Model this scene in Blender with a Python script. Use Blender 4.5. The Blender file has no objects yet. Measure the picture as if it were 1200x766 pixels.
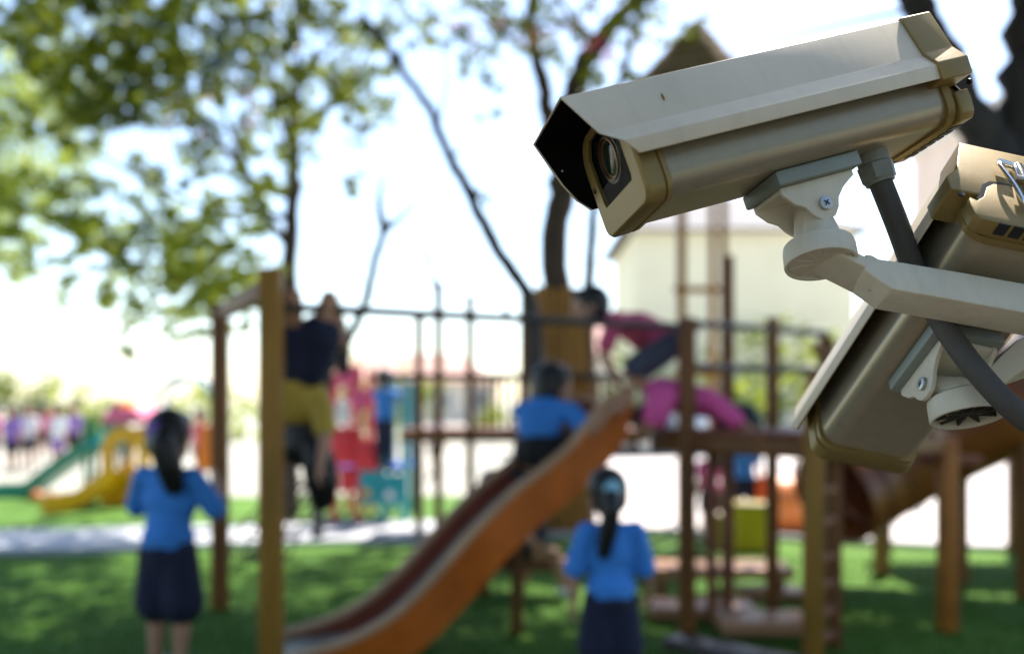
import bpy, bmesh, math, random
import numpy as np
from mathutils import Vector, Matrix
R = math.radians
scene = bpy.context.scene
col = scene.collection
rnd = random.Random(7)
V = Vector

# ------------------------------------------------------------------ camera, sky, sun, exposure
EYE = V((0, 0, 1.35)); F = 1100.0; HOR = 470.0
cam_d = bpy.data.cameras.new("camera"); cam = bpy.data.objects.new("camera", cam_d); col.objects.link(cam)
cam.location = EYE; cam.rotation_euler = (R(90), 0, 0)
cam_d.sensor_width = 36; cam_d.lens = 33.0; cam_d.shift_y = (HOR - 383) / 1200
cam_d.clip_start = 0.05; cam_d.clip_end = 2000
cam_d.dof.use_dof = True; cam_d.dof.focus_distance = 0.965; cam_d.dof.aperture_fstop = 33.0 / 16.0
scene.camera = cam
SUN_EL, SUN_AZ = R(56), R(28)            # azimuth from +Y (away from the lens) towards +X
world = bpy.data.worlds.new("World"); scene.world = world; world.use_nodes = True
wn = world.node_tree.nodes; wl = world.node_tree.links
bg = wn['Background']; sky = wn.new('ShaderNodeTexSky'); sky.sky_type = 'NISHITA'; sky.sun_disc = False
sky.sun_elevation = SUN_EL; sky.sun_rotation = SUN_AZ; sky.dust_density = 0.8; sky.air_density = 1.0
wl.new(sky.outputs[0], bg.inputs[0]); bg.inputs[1].default_value = 0.125
sd = bpy.data.lights.new("sun", 'SUN'); sd.energy = 4.5; sd.angle = R(0.5); sd.color = (1, .93, .82)
sun = bpy.data.objects.new("sun", sd); col.objects.link(sun)
sdir = V((math.sin(SUN_AZ) * math.cos(SUN_EL), math.cos(SUN_AZ) * math.cos(SUN_EL), math.sin(SUN_EL)))
sun.rotation_euler = sdir.to_track_quat('Z', 'Y').to_euler(); sun.location = (0, 0, 30)
scene.view_settings.view_transform = 'Standard'; scene.view_settings.look = 'None'
scene.view_settings.exposure = 1.6; scene.view_settings.gamma = 1
scene.render.engine = 'CYCLES'; scene.cycles.use_denoising = True
scene.cycles.sample_clamp_indirect = 6; scene.cycles.max_bounces = 8

def at(px, py, s):                        # a point of the place seen at px, py whose scale there is s pixels per metre
    return V(((px - 600) / s, F / s, EYE.z - (py - HOR) / s))
def on_plane(px, py, P0, n):
    d = V(((px - 600) / F, 1, -(py - HOR) / F)); return EYE + d * ((P0 - EYE).dot(n) / d.dot(n))

# ------------------------------------------------------------------ materials
def lin(r, g, b):
    f = lambda c: (c / 255 / 12.92) if c <= 10 else ((c / 255 + .055) / 1.055) ** 2.4
    return (f(r), f(g), f(b))
def mat(name, c, rough=.6, metal=0, var=.18, scale=8, bump=0., bscale=60, coord='Object', trans=0, stretch=None, c2=None, spec=.4, spots=0, spotc=(.05, .03, .01), coat=0, streak=0, bdist=.01):
    m = bpy.data.materials.new(name); m.use_nodes = True
    n = m.node_tree.nodes; l = m.node_tree.links; b = n['Principled BSDF']
    tc = n.new('ShaderNodeTexCoord'); mp = n.new('ShaderNodeMapping'); l.new(tc.outputs[coord], mp.inputs[0])
    if stretch: mp.inputs['Scale'].default_value = stretch
    nz = n.new('ShaderNodeTexNoise'); nz.inputs['Scale'].default_value = scale; nz.inputs['Detail'].default_value = 6
    l.new(mp.outputs[0], nz.inputs[0])
    rp = n.new('ShaderNodeValToRGB'); l.new(nz.outputs[0], rp.inputs[0])
    c2 = c2 or tuple(x * (1 + var) for x in c); c1 = tuple(x * (1 - var) for x in c)
    rp.color_ramp.elements[0].position = .3; rp.color_ramp.elements[1].position = .7
    rp.color_ramp.elements[0].color = (*c1, 1); rp.color_ramp.elements[1].color = (*c2, 1)
    out = rp.outputs[0]
    if spots:
        n2 = n.new('ShaderNodeTexNoise'); n2.inputs['Scale'].default_value = spots; n2.inputs['Detail'].default_value = 3
        l.new(tc.outputs[coord], n2.inputs[0])
        r2 = n.new('ShaderNodeValToRGB'); r2.color_ramp.elements[0].position = .74; r2.color_ramp.elements[1].position = .79
        l.new(n2.outputs[0], r2.inputs[0])
        mx = n.new('ShaderNodeMixRGB'); mx.inputs[2].default_value = (*spotc, 1); l.new(r2.outputs[0], mx.inputs[0]); l.new(out, mx.inputs[1]); out = mx.outputs[0]
    if streak:
        m4 = n.new('ShaderNodeMapping'); m4.inputs['Scale'].default_value = (70, 70, 7); l.new(tc.outputs[coord], m4.inputs[0])
        n4 = n.new('ShaderNodeTexNoise'); n4.inputs['Scale'].default_value = 1; n4.inputs['Detail'].default_value = 4; l.new(m4.outputs[0], n4.inputs[0])
        r4 = n.new('ShaderNodeValToRGB'); r4.color_ramp.elements[0].position = .48; r4.color_ramp.elements[1].position = .8
        r4.color_ramp.elements[0].color = (0, 0, 0, 1); r4.color_ramp.elements[1].color = (streak, streak, streak, 1); l.new(n4.outputs[0], r4.inputs[0])
        mx4 = n.new('ShaderNodeMixRGB'); mx4.inputs[2].default_value = (.12, .09, .055, 1); l.new(r4.outputs[0], mx4.inputs[0]); l.new(out, mx4.inputs[1]); out = mx4.outputs[0]
        rr = n.new('ShaderNodeMapRange'); rr.inputs[3].default_value = rough * .8; rr.inputs[4].default_value = min(1, rough * 1.5); l.new(nz.outputs[0], rr.inputs[0]); l.new(rr.outputs[0], b.inputs['Roughness'])
    l.new(out, b.inputs['Base Color'])
    b.inputs['Roughness'].default_value = rough; b.inputs['Metallic'].default_value = metal
    b.inputs['Specular IOR Level'].default_value = spec; b.inputs['Coat Weight'].default_value = coat
    if bump:
        n3 = n.new('ShaderNodeTexNoise'); n3.inputs['Scale'].default_value = bscale; n3.inputs['Detail'].default_value = 4
        l.new(mp.outputs[0], n3.inputs[0])
        bp = n.new('ShaderNodeBump'); bp.inputs['Strength'].default_value = bump; bp.inputs['Distance'].default_value = bdist
        l.new(n3.outputs[0], bp.inputs['Height']); l.new(bp.outputs[0], b.inputs['Normal'])
    if trans:
        t = n.new('ShaderNodeBsdfTranslucent'); l.new(out, t.inputs[0])
        ms = n.new('ShaderNodeMixShader'); ms.inputs[0].default_value = trans
        l.new(b.outputs[0], ms.inputs[1]); l.new(t.outputs[0], ms.inputs[2]); l.new(ms.outputs[0], n['Material Output'].inputs[0])
    return m
M = {}
M['cream'] = mat('cream_paint', (.57, .475, .345), .38, .0, .10, 5, .018, 420, streak=.12, spots=55, spotc=(.34, .29, .2))
M['alu'] = mat('satin_beige_metal', (.33, .272, .185), .30, .45, .09, 6, .02, 300, streak=.13, stretch=(.12, 1, 1), spots=70, spotc=(.3, .25, .17))
M['gold'] = mat('gold_paint', (.225, .152, .046), .36, .25, .1, 14, .025, 500, streak=.12, spots=60, spotc=(.3, .21, .07))
M['liner'] = mat('black_liner', (.004, .004, .004), .8, 0, .2, 20, spec=.05)
M['bracket'] = mat('ivory_cast_metal', (.58, .52, .405), .48, 0, .09, 12, .06, 350, streak=.14, spots=50, spotc=(.36, .32, .24))
M['plate'] = mat('grey_plastic', (.2, .22, .19), .5, 0, .06, 20)
M['black'] = mat('black_plastic', (.012, .012, .013), .35, 0, .2, 30)
M['lens'] = mat('lens_glass', (.012, .018, .012), .12, 0, .1, 10, spec=.45)
M['brass'] = mat('brass_ring', (.2, .12, .06), .35, .8, .1, 30)
M['chrome'] = mat('bright_metal', (.75, .75, .74), .22, 1, .06, 30, .05, 120)
M['cup_dark'] = mat('dark_casting', (.04, .037, .03), .8, 0, .4, 60, .3, 200)  # dark colour for the inside of the lower bracket's cup
M['steel'] = mat('dull_steel', (.4, .4, .38), .4, .8, .1, 40)
M['gland'] = mat('grey_gland', (.18, .18, .15), .55, 0, .1, 30, .1, 200)
M['conduit'] = mat('dark_conduit', (.055, .048, .04), .65, 0, .2, 14, .15, 200)
M['rust'] = mat('rust', (.2, .11, .02), .8, 0, .2, 60)
M['pole'] = mat('galvanised', (.4, .41, .41), .45, .6, .1, 12)
def glass():
    m = bpy.data.materials.new('window_glass'); m.use_nodes = True
    n = m.node_tree.nodes; l = m.node_tree.links
    g = n.new('ShaderNodeBsdfGlossy'); g.inputs['Roughness'].default_value = .02; t = n.new('ShaderNodeBsdfTransparent')
    fr = n.new('ShaderNodeFresnel'); fr.inputs[0].default_value = 1.05
    mx = n.new('ShaderNodeMixShader'); l.new(fr.outputs[0], mx.inputs[0]); l.new(t.outputs[0], mx.inputs[1]); l.new(g.outputs[0], mx.inputs[2])
    l.new(mx.outputs[0], n['Material Output'].inputs[0]); return m
M['glass'] = glass()
M['wood_olive'] = mat('ochre_stained_post', (.27, .13, .014), .55, 0, .3, 10, .25, 40, stretch=(1, 1, .15))
M['wood_brown'] = mat('brown_stained_post', (.165, .062, .014), .6, 0, .3, 10, .25, 40, stretch=(1, 1, .15))
M['wood_red'] = mat('red_brown_board', (.20, .065, .032), .5, 0, .3, 8, .2, 40, stretch=(.2, 1, 1))
M['wood_plank'] = mat('golden_plank', (.34, .165, .035), .6, 0, .25, 8, .25, 40, stretch=(1, 1, .15))
M['wood_step'] = mat('worn_tread', (.36, .18, .09), .4, 0, .3, 8, .2, 40, stretch=(.2, 1, 1))
M['wood_dark'] = mat('dark_timber', (.07, .05, .05), .35, 0, .3, 8, .2, 40)
M['sunlit_orange_post'] = mat('sunlit_orange_post', (.34, .115, .014), .5, 0, .2, 8, .2, 40)  # brown post whose sunlit orange is put into the colour
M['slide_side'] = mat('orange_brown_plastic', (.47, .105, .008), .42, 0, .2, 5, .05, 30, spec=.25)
M['slide_rail'] = mat('highlight_beige_rail', (.46, .27, .15), .4, 0, .2, 6)  # beige puts the highlight along the rail top into the colour
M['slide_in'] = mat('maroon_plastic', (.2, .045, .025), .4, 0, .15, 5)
M['slide_bed'] = mat('worn_slide_bed', (.34, .37, .34), .2, .4, .2, 6)
M['tube'] = mat('brown_tube_plastic', (.19, .055, .013), .35, 0, .15, 5)
M['rope'] = mat('brown_rope', (.22, .13, .1), .9, 0, .2, 60)
M['dark_metal'] = mat('dark_painted_rail', (.045, .04, .042), .4, .2, .2, 20)
M['bark'] = mat('bark', (.06, .045, .036), .9, 0, .35, 14, .8, 30, stretch=(1, 1, .3))
M['bark_grey'] = mat('grey_bark', (.045, .042, .048), .9, 0, .3, 12, .8, 26, stretch=(1, 1, .3))
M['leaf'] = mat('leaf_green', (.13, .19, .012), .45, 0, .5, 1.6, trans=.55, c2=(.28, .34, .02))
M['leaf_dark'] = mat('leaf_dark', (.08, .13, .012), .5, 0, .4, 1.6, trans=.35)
M['leaf_yellow'] = mat('leaf_yellow_green', (.32, .38, .03), .5, 0, .35, 1.8, trans=.5)  # sunlit look of crown sprays and bushes put into the leaf colour
M['blossom'] = mat('pink_blossom', (.5, .1, .16), .6, 0, .2, 3, trans=.4)
M['hedge'] = mat('hedge_leaf', (.22, .27, .05), .6, 0, .4, 1.2, trans=.5)
M['lawn'] = mat('lawn_turf', (.055, .14, .016), .85, 0, .35, .9, .5, 90, c2=(.09, .19, .024), spec=.15)
M['verge'] = mat('verge_turf', (.07, .15, .02), .85, 0, .3, 1.1, .5, 60, spec=.15)
M['blade'] = mat('grass_blade', (.055, .14, .015), .7, 0, .4, 2, trans=.3, spec=.2)
M['path'] = mat('concrete_path', (.42, .43, .47), .8, 0, .1, 3, .3, 60)
M['plaza'] = mat('pale_paving', (.5, .46, .44), .8, 0, .12, 2, .3, 40)
M['earth'] = mat('pale_ground', (.34, .33, .28), .9, 0, .15, .3)
M['skin'] = mat('skin', (.42, .22, .14), .5, 0, .06, 20)
M['hair'] = mat('black_hair', (.008, .007, .008), .4, 0, .3, 80, .4, 120, stretch=(1, 1, .1))
M['blue'] = mat('blue_shirt', (.04, .21, .62), .8, 0, .12, 6, 1., 7, bdist=.03)
M['navy'] = mat('navy_cloth', (.010, .012, .035), .85, 0, .25, 8, 1., 7, bdist=.03)
M['blackc'] = mat('black_cloth', (.008, .008, .010), .85, 0, .25, 8, 1., 7, bdist=.03)
M['pink'] = mat('pink_shirt', (.72, .10, .32), .8, 0, .12, 6, 1., 7, bdist=.03)
M['rose'] = mat('rose_shirt', (.6, .09, .2), .8, 0, .12, 6, 1., 7, bdist=.03)
M['yellowc'] = mat('yellow_shirt', (.42, .28, .04), .8, 0, .15, 6, 1., 7, bdist=.03)
M['whitec'] = mat('white_cloth', (.75, .75, .78), .8, 0, .05, 6, .5, 22)
M['purple'] = mat('purple_cloth', (.22, .12, .4), .8, 0, .12, 6, .5, 22)
M['greyc'] = mat('slate_cloth', (.06, .065, .10), .85, 0, .2, 6, .5, 22)
M['eye'] = mat('eye', (.02, .015, .012), .15, 0, .1, 10)
M['lip'] = mat('lip', (.35, .1, .09), .5, 0, .1, 10)
M['scrunchie'] = mat('pale_blue_band', (.25, .5, .62), .7, 0, .1, 30)
M['bandp'] = mat('purple_band', (.18, .06, .35), .7, 0, .1, 30)
M['shoe'] = mat('dark_shoe', (.02, .02, .03), .5, 0, .1, 10)
M['shoe_w'] = mat('white_shoe', (.75, .76, .8), .5, 0, .05, 10)
M['p_green'] = mat('green_plastic', (.0, .21, .13), .35, 0, .1, 5)
M['p_teal'] = mat('teal_plastic', (.02, .28, .32), .4, 0, .1, 5)
M['p_yellow'] = mat('yellow_plastic', (.8, .38, .0), .4, 0, .1, 5)
M['p_lime'] = mat('mustard_plastic', (.5, .4, .01), .4, 0, .1, 5)
M['p_pink'] = mat('pink_plastic', (.75, .12, .26), .4, 0, .1, 5)
M['p_red'] = mat('red_plastic', (.6, .03, .04), .4, 0, .1, 5)
M['p_blue'] = mat('blue_plastic', (.03, .13, .6), .4, 0, .1, 5)
M['p_white'] = mat('white_plastic', (.75, .75, .75), .4, 0, .05, 5)
M['p_orange'] = mat('orange_plastic', (.75, .22, .05), .4, 0, .08, 5)
M['wall'] = mat('cream_render', (.7, .62, .52), .9, 0, .08, .8, .2, 12)
M['wall_peach'] = mat('peach_render', (.8, .62, .5), .9, 0, .08, .8, .2, 12)
M['rooftile'] = mat('red_roof_tile', (.55, .33, .27), .8, 0, .2, 2, .3, 12)
M['spire_l'] = mat('lit_shingle', (.62, .54, .44), .8, 0, .25, 3, .3, 20)  # colour brightened to carry the lit face of the roof
M['pane'] = mat('dark_pane', (.22, .25, .28), .08, 0, .1, 2, spec=.8)
M['car_w'] = mat('silver_car_paint', (.5, .52, .55), .25, .3, .03, 3, coat=.8)
M['car_d'] = mat('dark_car_paint', (.05, .06, .08), .25, .2, .03, 3, coat=.8)
M['tyre'] = mat('tyre', (.02, .02, .02), .8, 0, .1, 8)

# ------------------------------------------------------------------ helpers
def empty(name, loc, label=None, cat=None, group=None):
    o = bpy.data.objects.new(name, None); col.objects.link(o); o.location = loc; o.empty_display_size = .1
    return tag(o, label, cat, group)
def tag(o, label=None, cat=None, group=None, kind=None):
    if label: o['label'] = label
    if cat: o['category'] = cat
    if group: o['group'] = group
    if kind: o['kind'] = kind
    return o
def root_off(p):
    off = V((0, 0, 0))
    while p is not None: off += p.location; p = p.parent
    return off
def obj(name, bm, m, parent=None, local=False, smooth=35, own=None):
    """one mesh object; coordinates in bm are world ones unless local"""
    me = bpy.data.meshes.new(name)
    if not isinstance(bm, bpy.types.Mesh):
        bmesh.ops.recalc_face_normals(bm, faces=bm.faces) if own is None else None
        bm.to_mesh(me); bm.free()
    else: me = bm; me.name = name
    if parent is not None and not local: me.transform(Matrix.Translation(-root_off(parent)))
    if smooth:
        me.shade_smooth(); me.set_sharp_from_angle(angle=R(smooth))
    o = bpy.data.objects.new(name, me); col.objects.link(o); o.parent = parent
    for x in (m if isinstance(m, (list, tuple)) else [m]): me.materials.append(x)
    return o
def place_root(o):
    """a one-mesh thing: put its origin at its base"""
    me = o.data; co = np.empty(len(me.vertices) * 3); me.vertices.foreach_get('co', co); co = co.reshape(-1, 3)
    c = V(((co[:, 0].min() + co[:, 0].max()) / 2, (co[:, 1].min() + co[:, 1].max()) / 2, co[:, 2].min()))
    me.transform(Matrix.Translation(-c)); o.location = c; return o
def bev(bm, off, seg=2, ang=30):
    es = [e for e in bm.edges if len(e.link_faces) == 2 and e.calc_face_angle(0) > R(ang)]
    if es: bmesh.ops.bevel(bm, geom=es, offset=off, segments=seg, affect='EDGES', profile=.5, clamp_overlap=True)
    return bm
def add_box(bm, a, b, rot=None):
    """box from corner a to corner b"""
    a, b = V(a), V(b); c = (a + b) / 2; s = b - a
    m = Matrix.Translation(c) @ Matrix.Diagonal((*s, 1))
    bmesh.ops.create_cube(bm, size=1, matrix=m); return bm
def box(a, b, bv=0): 
    bm = add_box(bmesh.new(), a, b)
    return bev(bm, bv) if bv else bm
def add_bar(bm, p, q, w, h=None, up=V((0, 0, 1))):
    """square bar from p to q, w wide and h high"""
    p, q = V(p), V(q); h = h or w; d = (q - p).normalized()
    if abs(d.dot(up)) > .98: up = V((0, 1, 0))
    r = d.cross(up).normalized(); u = r.cross(d).normalized()
    vs = [[bm.verts.new(c + r * sx * w / 2 + u * sy * h / 2) for sx, sy in ((-1, -1), (1, -1), (1, 1), (-1, 1))] for c in (p, q)]
    for i in range(4): bm.faces.new((vs[0][i], vs[0][(i + 1) % 4], vs[1][(i + 1) % 4], vs[1][i]))
    bm.faces.new(vs[0][::-1]); bm.faces.new(vs[1]); return bm
def bar(p, q, w, h=None, bv=.006, up=V((0, 0, 1))):
    bm = add_bar(bmesh.new(), p, q, w, h, up); bmesh.ops.recalc_face_normals(bm, faces=bm.faces)
    return bev(bm, bv) if bv else bm
def catmull(pts, n=5):
    P = [V(p) for p in pts]
    if len(P) < 3: return P
    P = [P[0] * 2 - P[1]] + P + [P[-1] * 2 - P[-2]]; out = []
    for i in range(1, len(P) - 2):
        a, b, c, d = P[i - 1:i + 3]
        for k in range(n):
            t = k / n
            out.append(.5 * ((2 * b) + (c - a) * t + (2 * a - 5 * b + 4 * c - d) * t * t + (3 * b - a - 3 * c + d) * t ** 3))
    out.append(P[-2]); return out
def add_tube(bm, pts, rad, seg=10, caps=True, jit=0, rs=None):
    pts = [V(p) for p in pts]; n = len(pts)
    rads = rad if isinstance(rad, (list, tuple)) else [rad] * n
    if len(rads) != n: rads = [rads[0] + (rads[-1] - rads[0]) * i / (n - 1) for i in range(n)]
    rings = []; ref = None
    for i, p in enumerate(pts):
        d = (pts[min(i + 1, n - 1)] - pts[max(i - 1, 0)]).normalized()
        if ref is None: ref = V((0, 0, 1)) if abs(d.z) < .9 else V((0, 1, 0))
        x = d.cross(ref).normalized(); y = x.cross(d).normalized(); ref = y
        rings.append([bm.verts.new(p + (x * math.cos(a) + y * math.sin(a)) * rads[i] * (1 + (rs.uniform(-jit, jit) if jit else 0))) for a in [2 * math.pi * k / seg for k in range(seg)]])
    for i in range(n - 1):
        for k in range(seg): bm.faces.new((rings[i][k], rings[i][(k + 1) % seg], rings[i + 1][(k + 1) % seg], rings[i + 1][k]))
    if caps: bm.faces.new(rings[0][::-1]); bm.faces.new(rings[-1])
    return bm
def tube(pts, rad, seg=10, **k): return add_tube(bmesh.new(), pts, rad, seg, **k)
def add_capsule(bm, p, q, r1, r2, seg=12):
    p, q = V(p), V(q); d = q - p
    if d.length < 1e-5: d = V((0, 0, 1e-4))
    dn = d.normalized(); pts = []; rr = []
    for a in (-88, -60, -30, 0): pts.append(p + dn * r1 * math.sin(R(a))); rr.append(r1 * math.cos(R(a)))
    for a in (0, 30, 60, 88): pts.append(q + dn * r2 * math.sin(R(a))); rr.append(r2 * math.cos(R(a)))
    return add_tube(bm, pts, rr, seg)
def add_blob(bm, c, r, frame=None, u=16, v=10):
    m = Matrix.Translation(V(c)) @ (frame.to_4x4() if frame else Matrix.Identity(4)) @ Matrix.Diagonal((*r, 1))
    bmesh.ops.create_uvsphere(bm, u_segments=u, v_segments=v, radius=1, matrix=m); return bm
def prism(poly, axis_vec):
    """closed 3-D polygon pushed along axis_vec"""
    bm = bmesh.new(); a = [bm.verts.new(V(p)) for p in poly]; b = [bm.verts.new(V(p) + axis_vec) for p in poly]; n = len(a)
    bm.faces.new(a[::-1]); bm.faces.new(b)
    for i in range(n): bm.faces.new((a[i], a[(i + 1) % n], b[(i + 1) % n], b[i]))
    bmesh.ops.recalc_face_normals(bm, faces=bm.faces); return bm
def fuse(bm, voxel, smooth=4, fac=.5):
    """union of overlapping shapes as one continuous surface"""
    me = bpy.data.meshes.new('tmp'); bm.to_mesh(me); bm.free()
    o = bpy.data.objects.new('tmp', me); col.objects.link(o)
    md = o.modifiers.new('r', 'REMESH'); md.mode = 'VOXEL'; md.voxel_size = voxel
    if smooth: s = o.modifiers.new('s', 'SMOOTH'); s.iterations = smooth; s.factor = fac
    dg = bpy.context.evaluated_depsgraph_get(); res = bpy.data.meshes.new_from_object(o.evaluated_get(dg))
    bpy.data.objects.remove(o); bpy.data.meshes.remove(me); return res
def rrect(hw, z0, z1, r, seg=6, rt=None):
    """rounded rectangle in the y-z plane: lower corners r, upper corners rt"""
    rt = r if rt is None else rt; pts = []
    for cy, cz, rad, a0 in ((hw - r, z0 + r, r, -90), (hw - rt, z1 - rt, rt, 0), (-hw + rt, z1 - rt, rt, 90), (-hw + r, z0 + r, r, 180)):
        for k in range(seg + 1):
            a = R(a0 + 90 * k / seg); pts.append((cy + rad * math.cos(a), cz + rad * math.sin(a)))
    return pts
def loft_x(secs, cap0=True, cap1=True):
    """secs: list of (x, [(y, z)...])"""
    bm = bmesh.new(); rings = [[bm.verts.new((x, y, z)) for y, z in pts] for x, pts in secs]; n = len(rings[0])
    for a, b in zip(rings, rings[1:]):
        for i in range(n): bm.faces.new((a[i], a[(i + 1) % n], b[(i + 1) % n], b[i]))
    if cap0: bm.faces.new(rings[0])
    if cap1: bm.faces.new(rings[-1][::-1])
    bmesh.ops.recalc_face_normals(bm, faces=bm.faces); return bm
def copy_thing(o, parent=None):
    c = o.copy(); col.objects.link(c); c.parent = parent
    for ch in list(o.children): copy_thing(ch, c)
    return c

# ------------------------------------------------------------------ ground (the setting)
def sheet(name, pts, z, m):
    bm = bmesh.new(); bm.faces.new([bm.verts.new((x, y, z)) for x, y in pts]); o = obj(name, bm, m, smooth=0); tag(o, kind='structure'); return o
sheet('ground', [(-900, -300), (900, -300), (900, 1200), (-900, 1200)], -.012, M['earth'])
sheet('verge', [(-30, 9), (30, 9), (30, 13.6), (6, 13.9), (-4, 13.4), (-30, 13.9)], -.008, M['verge'])
Pt = lambda px, py: ((px - 600) * EYE.z / (py - HOR), F * EYE.z / (py - HOR))
# lawn: bounded by the path on its far side
far = [Pt(-900, 655), Pt(0, 650), Pt(240, 642), Pt(480, 636), Pt(640, 630), Pt(760, 624), Pt(900, 632), Pt(1000, 638), Pt(1200, 646), Pt(1700, 652)]
far2 = [Pt(-900, 622), Pt(0, 620), Pt(240, 614), Pt(480, 609), Pt(640, 604), Pt(760, 596)]
def lawn():
    pts = [(-9, 3.0), (9, 3.0)] + [(x, y) for x, y in far[::-1]]
    sheet('lawn', pts, 0, M['lawn'])
lawn()
sheet('added_bounce_paving', [(-9, -6), (9, -6), (9, 2.98), (-9, 2.98)], .002, mat('warm_bounce_paving', (.08, .07, .056), .85, 0, .2, 3, .3, 40))  # unseen paving added to set the bounce light under the cameras
sheet('path', [(x, y - .25) for x, y in far] + [(x, y + .0) for x, y in far2[::-1]], -.004, M['path'])
pz = [Pt(680, 634), Pt(760, 628), Pt(900, 636), Pt(1000, 640), Pt(1200, 648), Pt(2300, 655)]
sheet('plaza', [(x, y - .2) for x, y in pz] + [(40, 27), (1.0, 27), (1.05, 13)], -.0025, M['plaza'])
bm = bmesh.new(); 
pts = catmull([V((x, y, .02)) for x, y in far], 3)
for a, b in zip(pts, pts[1:]): add_bar(bm, a, b, .06, .07)
tag(obj('kerb', bm, M['path'], smooth=0), kind='structure')
def grass():
    g = np.random.default_rng(3); n = 60000
    y = 3.6 + (g.random(n) ** 1.3) * 4.6; x = (g.random(n) - .5) * 1.25 * y
    a = g.random(n) * 2 * np.pi; h = .018 + .016 * g.random(n); w = .003
    lx = (g.random(n) - .5) * .02; ly = (g.random(n) - .5) * .02
    v = np.empty((n, 3, 3)); v[:, 0] = np.c_[x - w * np.cos(a), y - w * np.sin(a), np.zeros(n)]; v[:, 1] = np.c_[x + w * np.cos(a), y + w * np.sin(a), np.zeros(n)]
    v[:, 2] = np.c_[x + lx, y + ly, h]
    me = bpy.data.meshes.new('grass'); me.from_pydata(v.reshape(-1, 3).tolist(), [], np.arange(n * 3).reshape(n, 3).tolist())
    o = bpy.data.objects.new('grass', me); col.objects.link(o); me.materials.append(M['blade']); tag(o, kind='stuff')
grass()

# ------------------------------------------------------------------ security cameras
HW, ZB = .056, -.029
PROF = [(.0725, .0083, .1797), (.074, .0217, .1909), (.0616, .0378, .2057), (.0505, .0821, .2253)]   # y, z, front x of the sun shield, near side, from lip to ridge
def shield_shape(off, xr, th, dx=0):
    """folded sheet: outer skin offset by off, thickness th inward, rear edge at xr"""
    def ring(o, lipd=0):
        near = []
        n2 = [(1, -.1), (.97, .3), (.9, .35), (.75, .66)]
        for (y, z, x), (ny, nz) in zip(PROF, n2): near.append((y + ny * o, z + nz * o * (1 if z > .05 else .6), x))
        return near + [(-y, z, x) for y, z, x in near[::-1]]
    outer, inner = ring(off), ring(off - th)
    bm = bmesh.new()
    def add(r, x): return [bm.verts.new((p[2] + dx if x is None else x, p[0], p[1])) for p in r]
    of, orr, jf, jr = add(outer, None), add(outer, xr), add(inner, None), add(inner, xr)
    n = len(of)
    for i in range(n - 1):
        bm.faces.new((of[i], of[i + 1], orr[i + 1], orr[i])); bm.faces.new((jf[i + 1], jf[i], jr[i], jr[i + 1]))
        bm.faces.new((of[i], jf[i], jf[i + 1], of[i + 1])); bm.faces.new((orr[i], orr[i + 1], jr[i + 1], jr[i]))
    for k in (0, n - 1): bm.faces.new((of[k], orr[k], jr[k], jf[k]))
    bmesh.ops.recalc_face_normals(bm, faces=bm.faces); return bm
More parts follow.
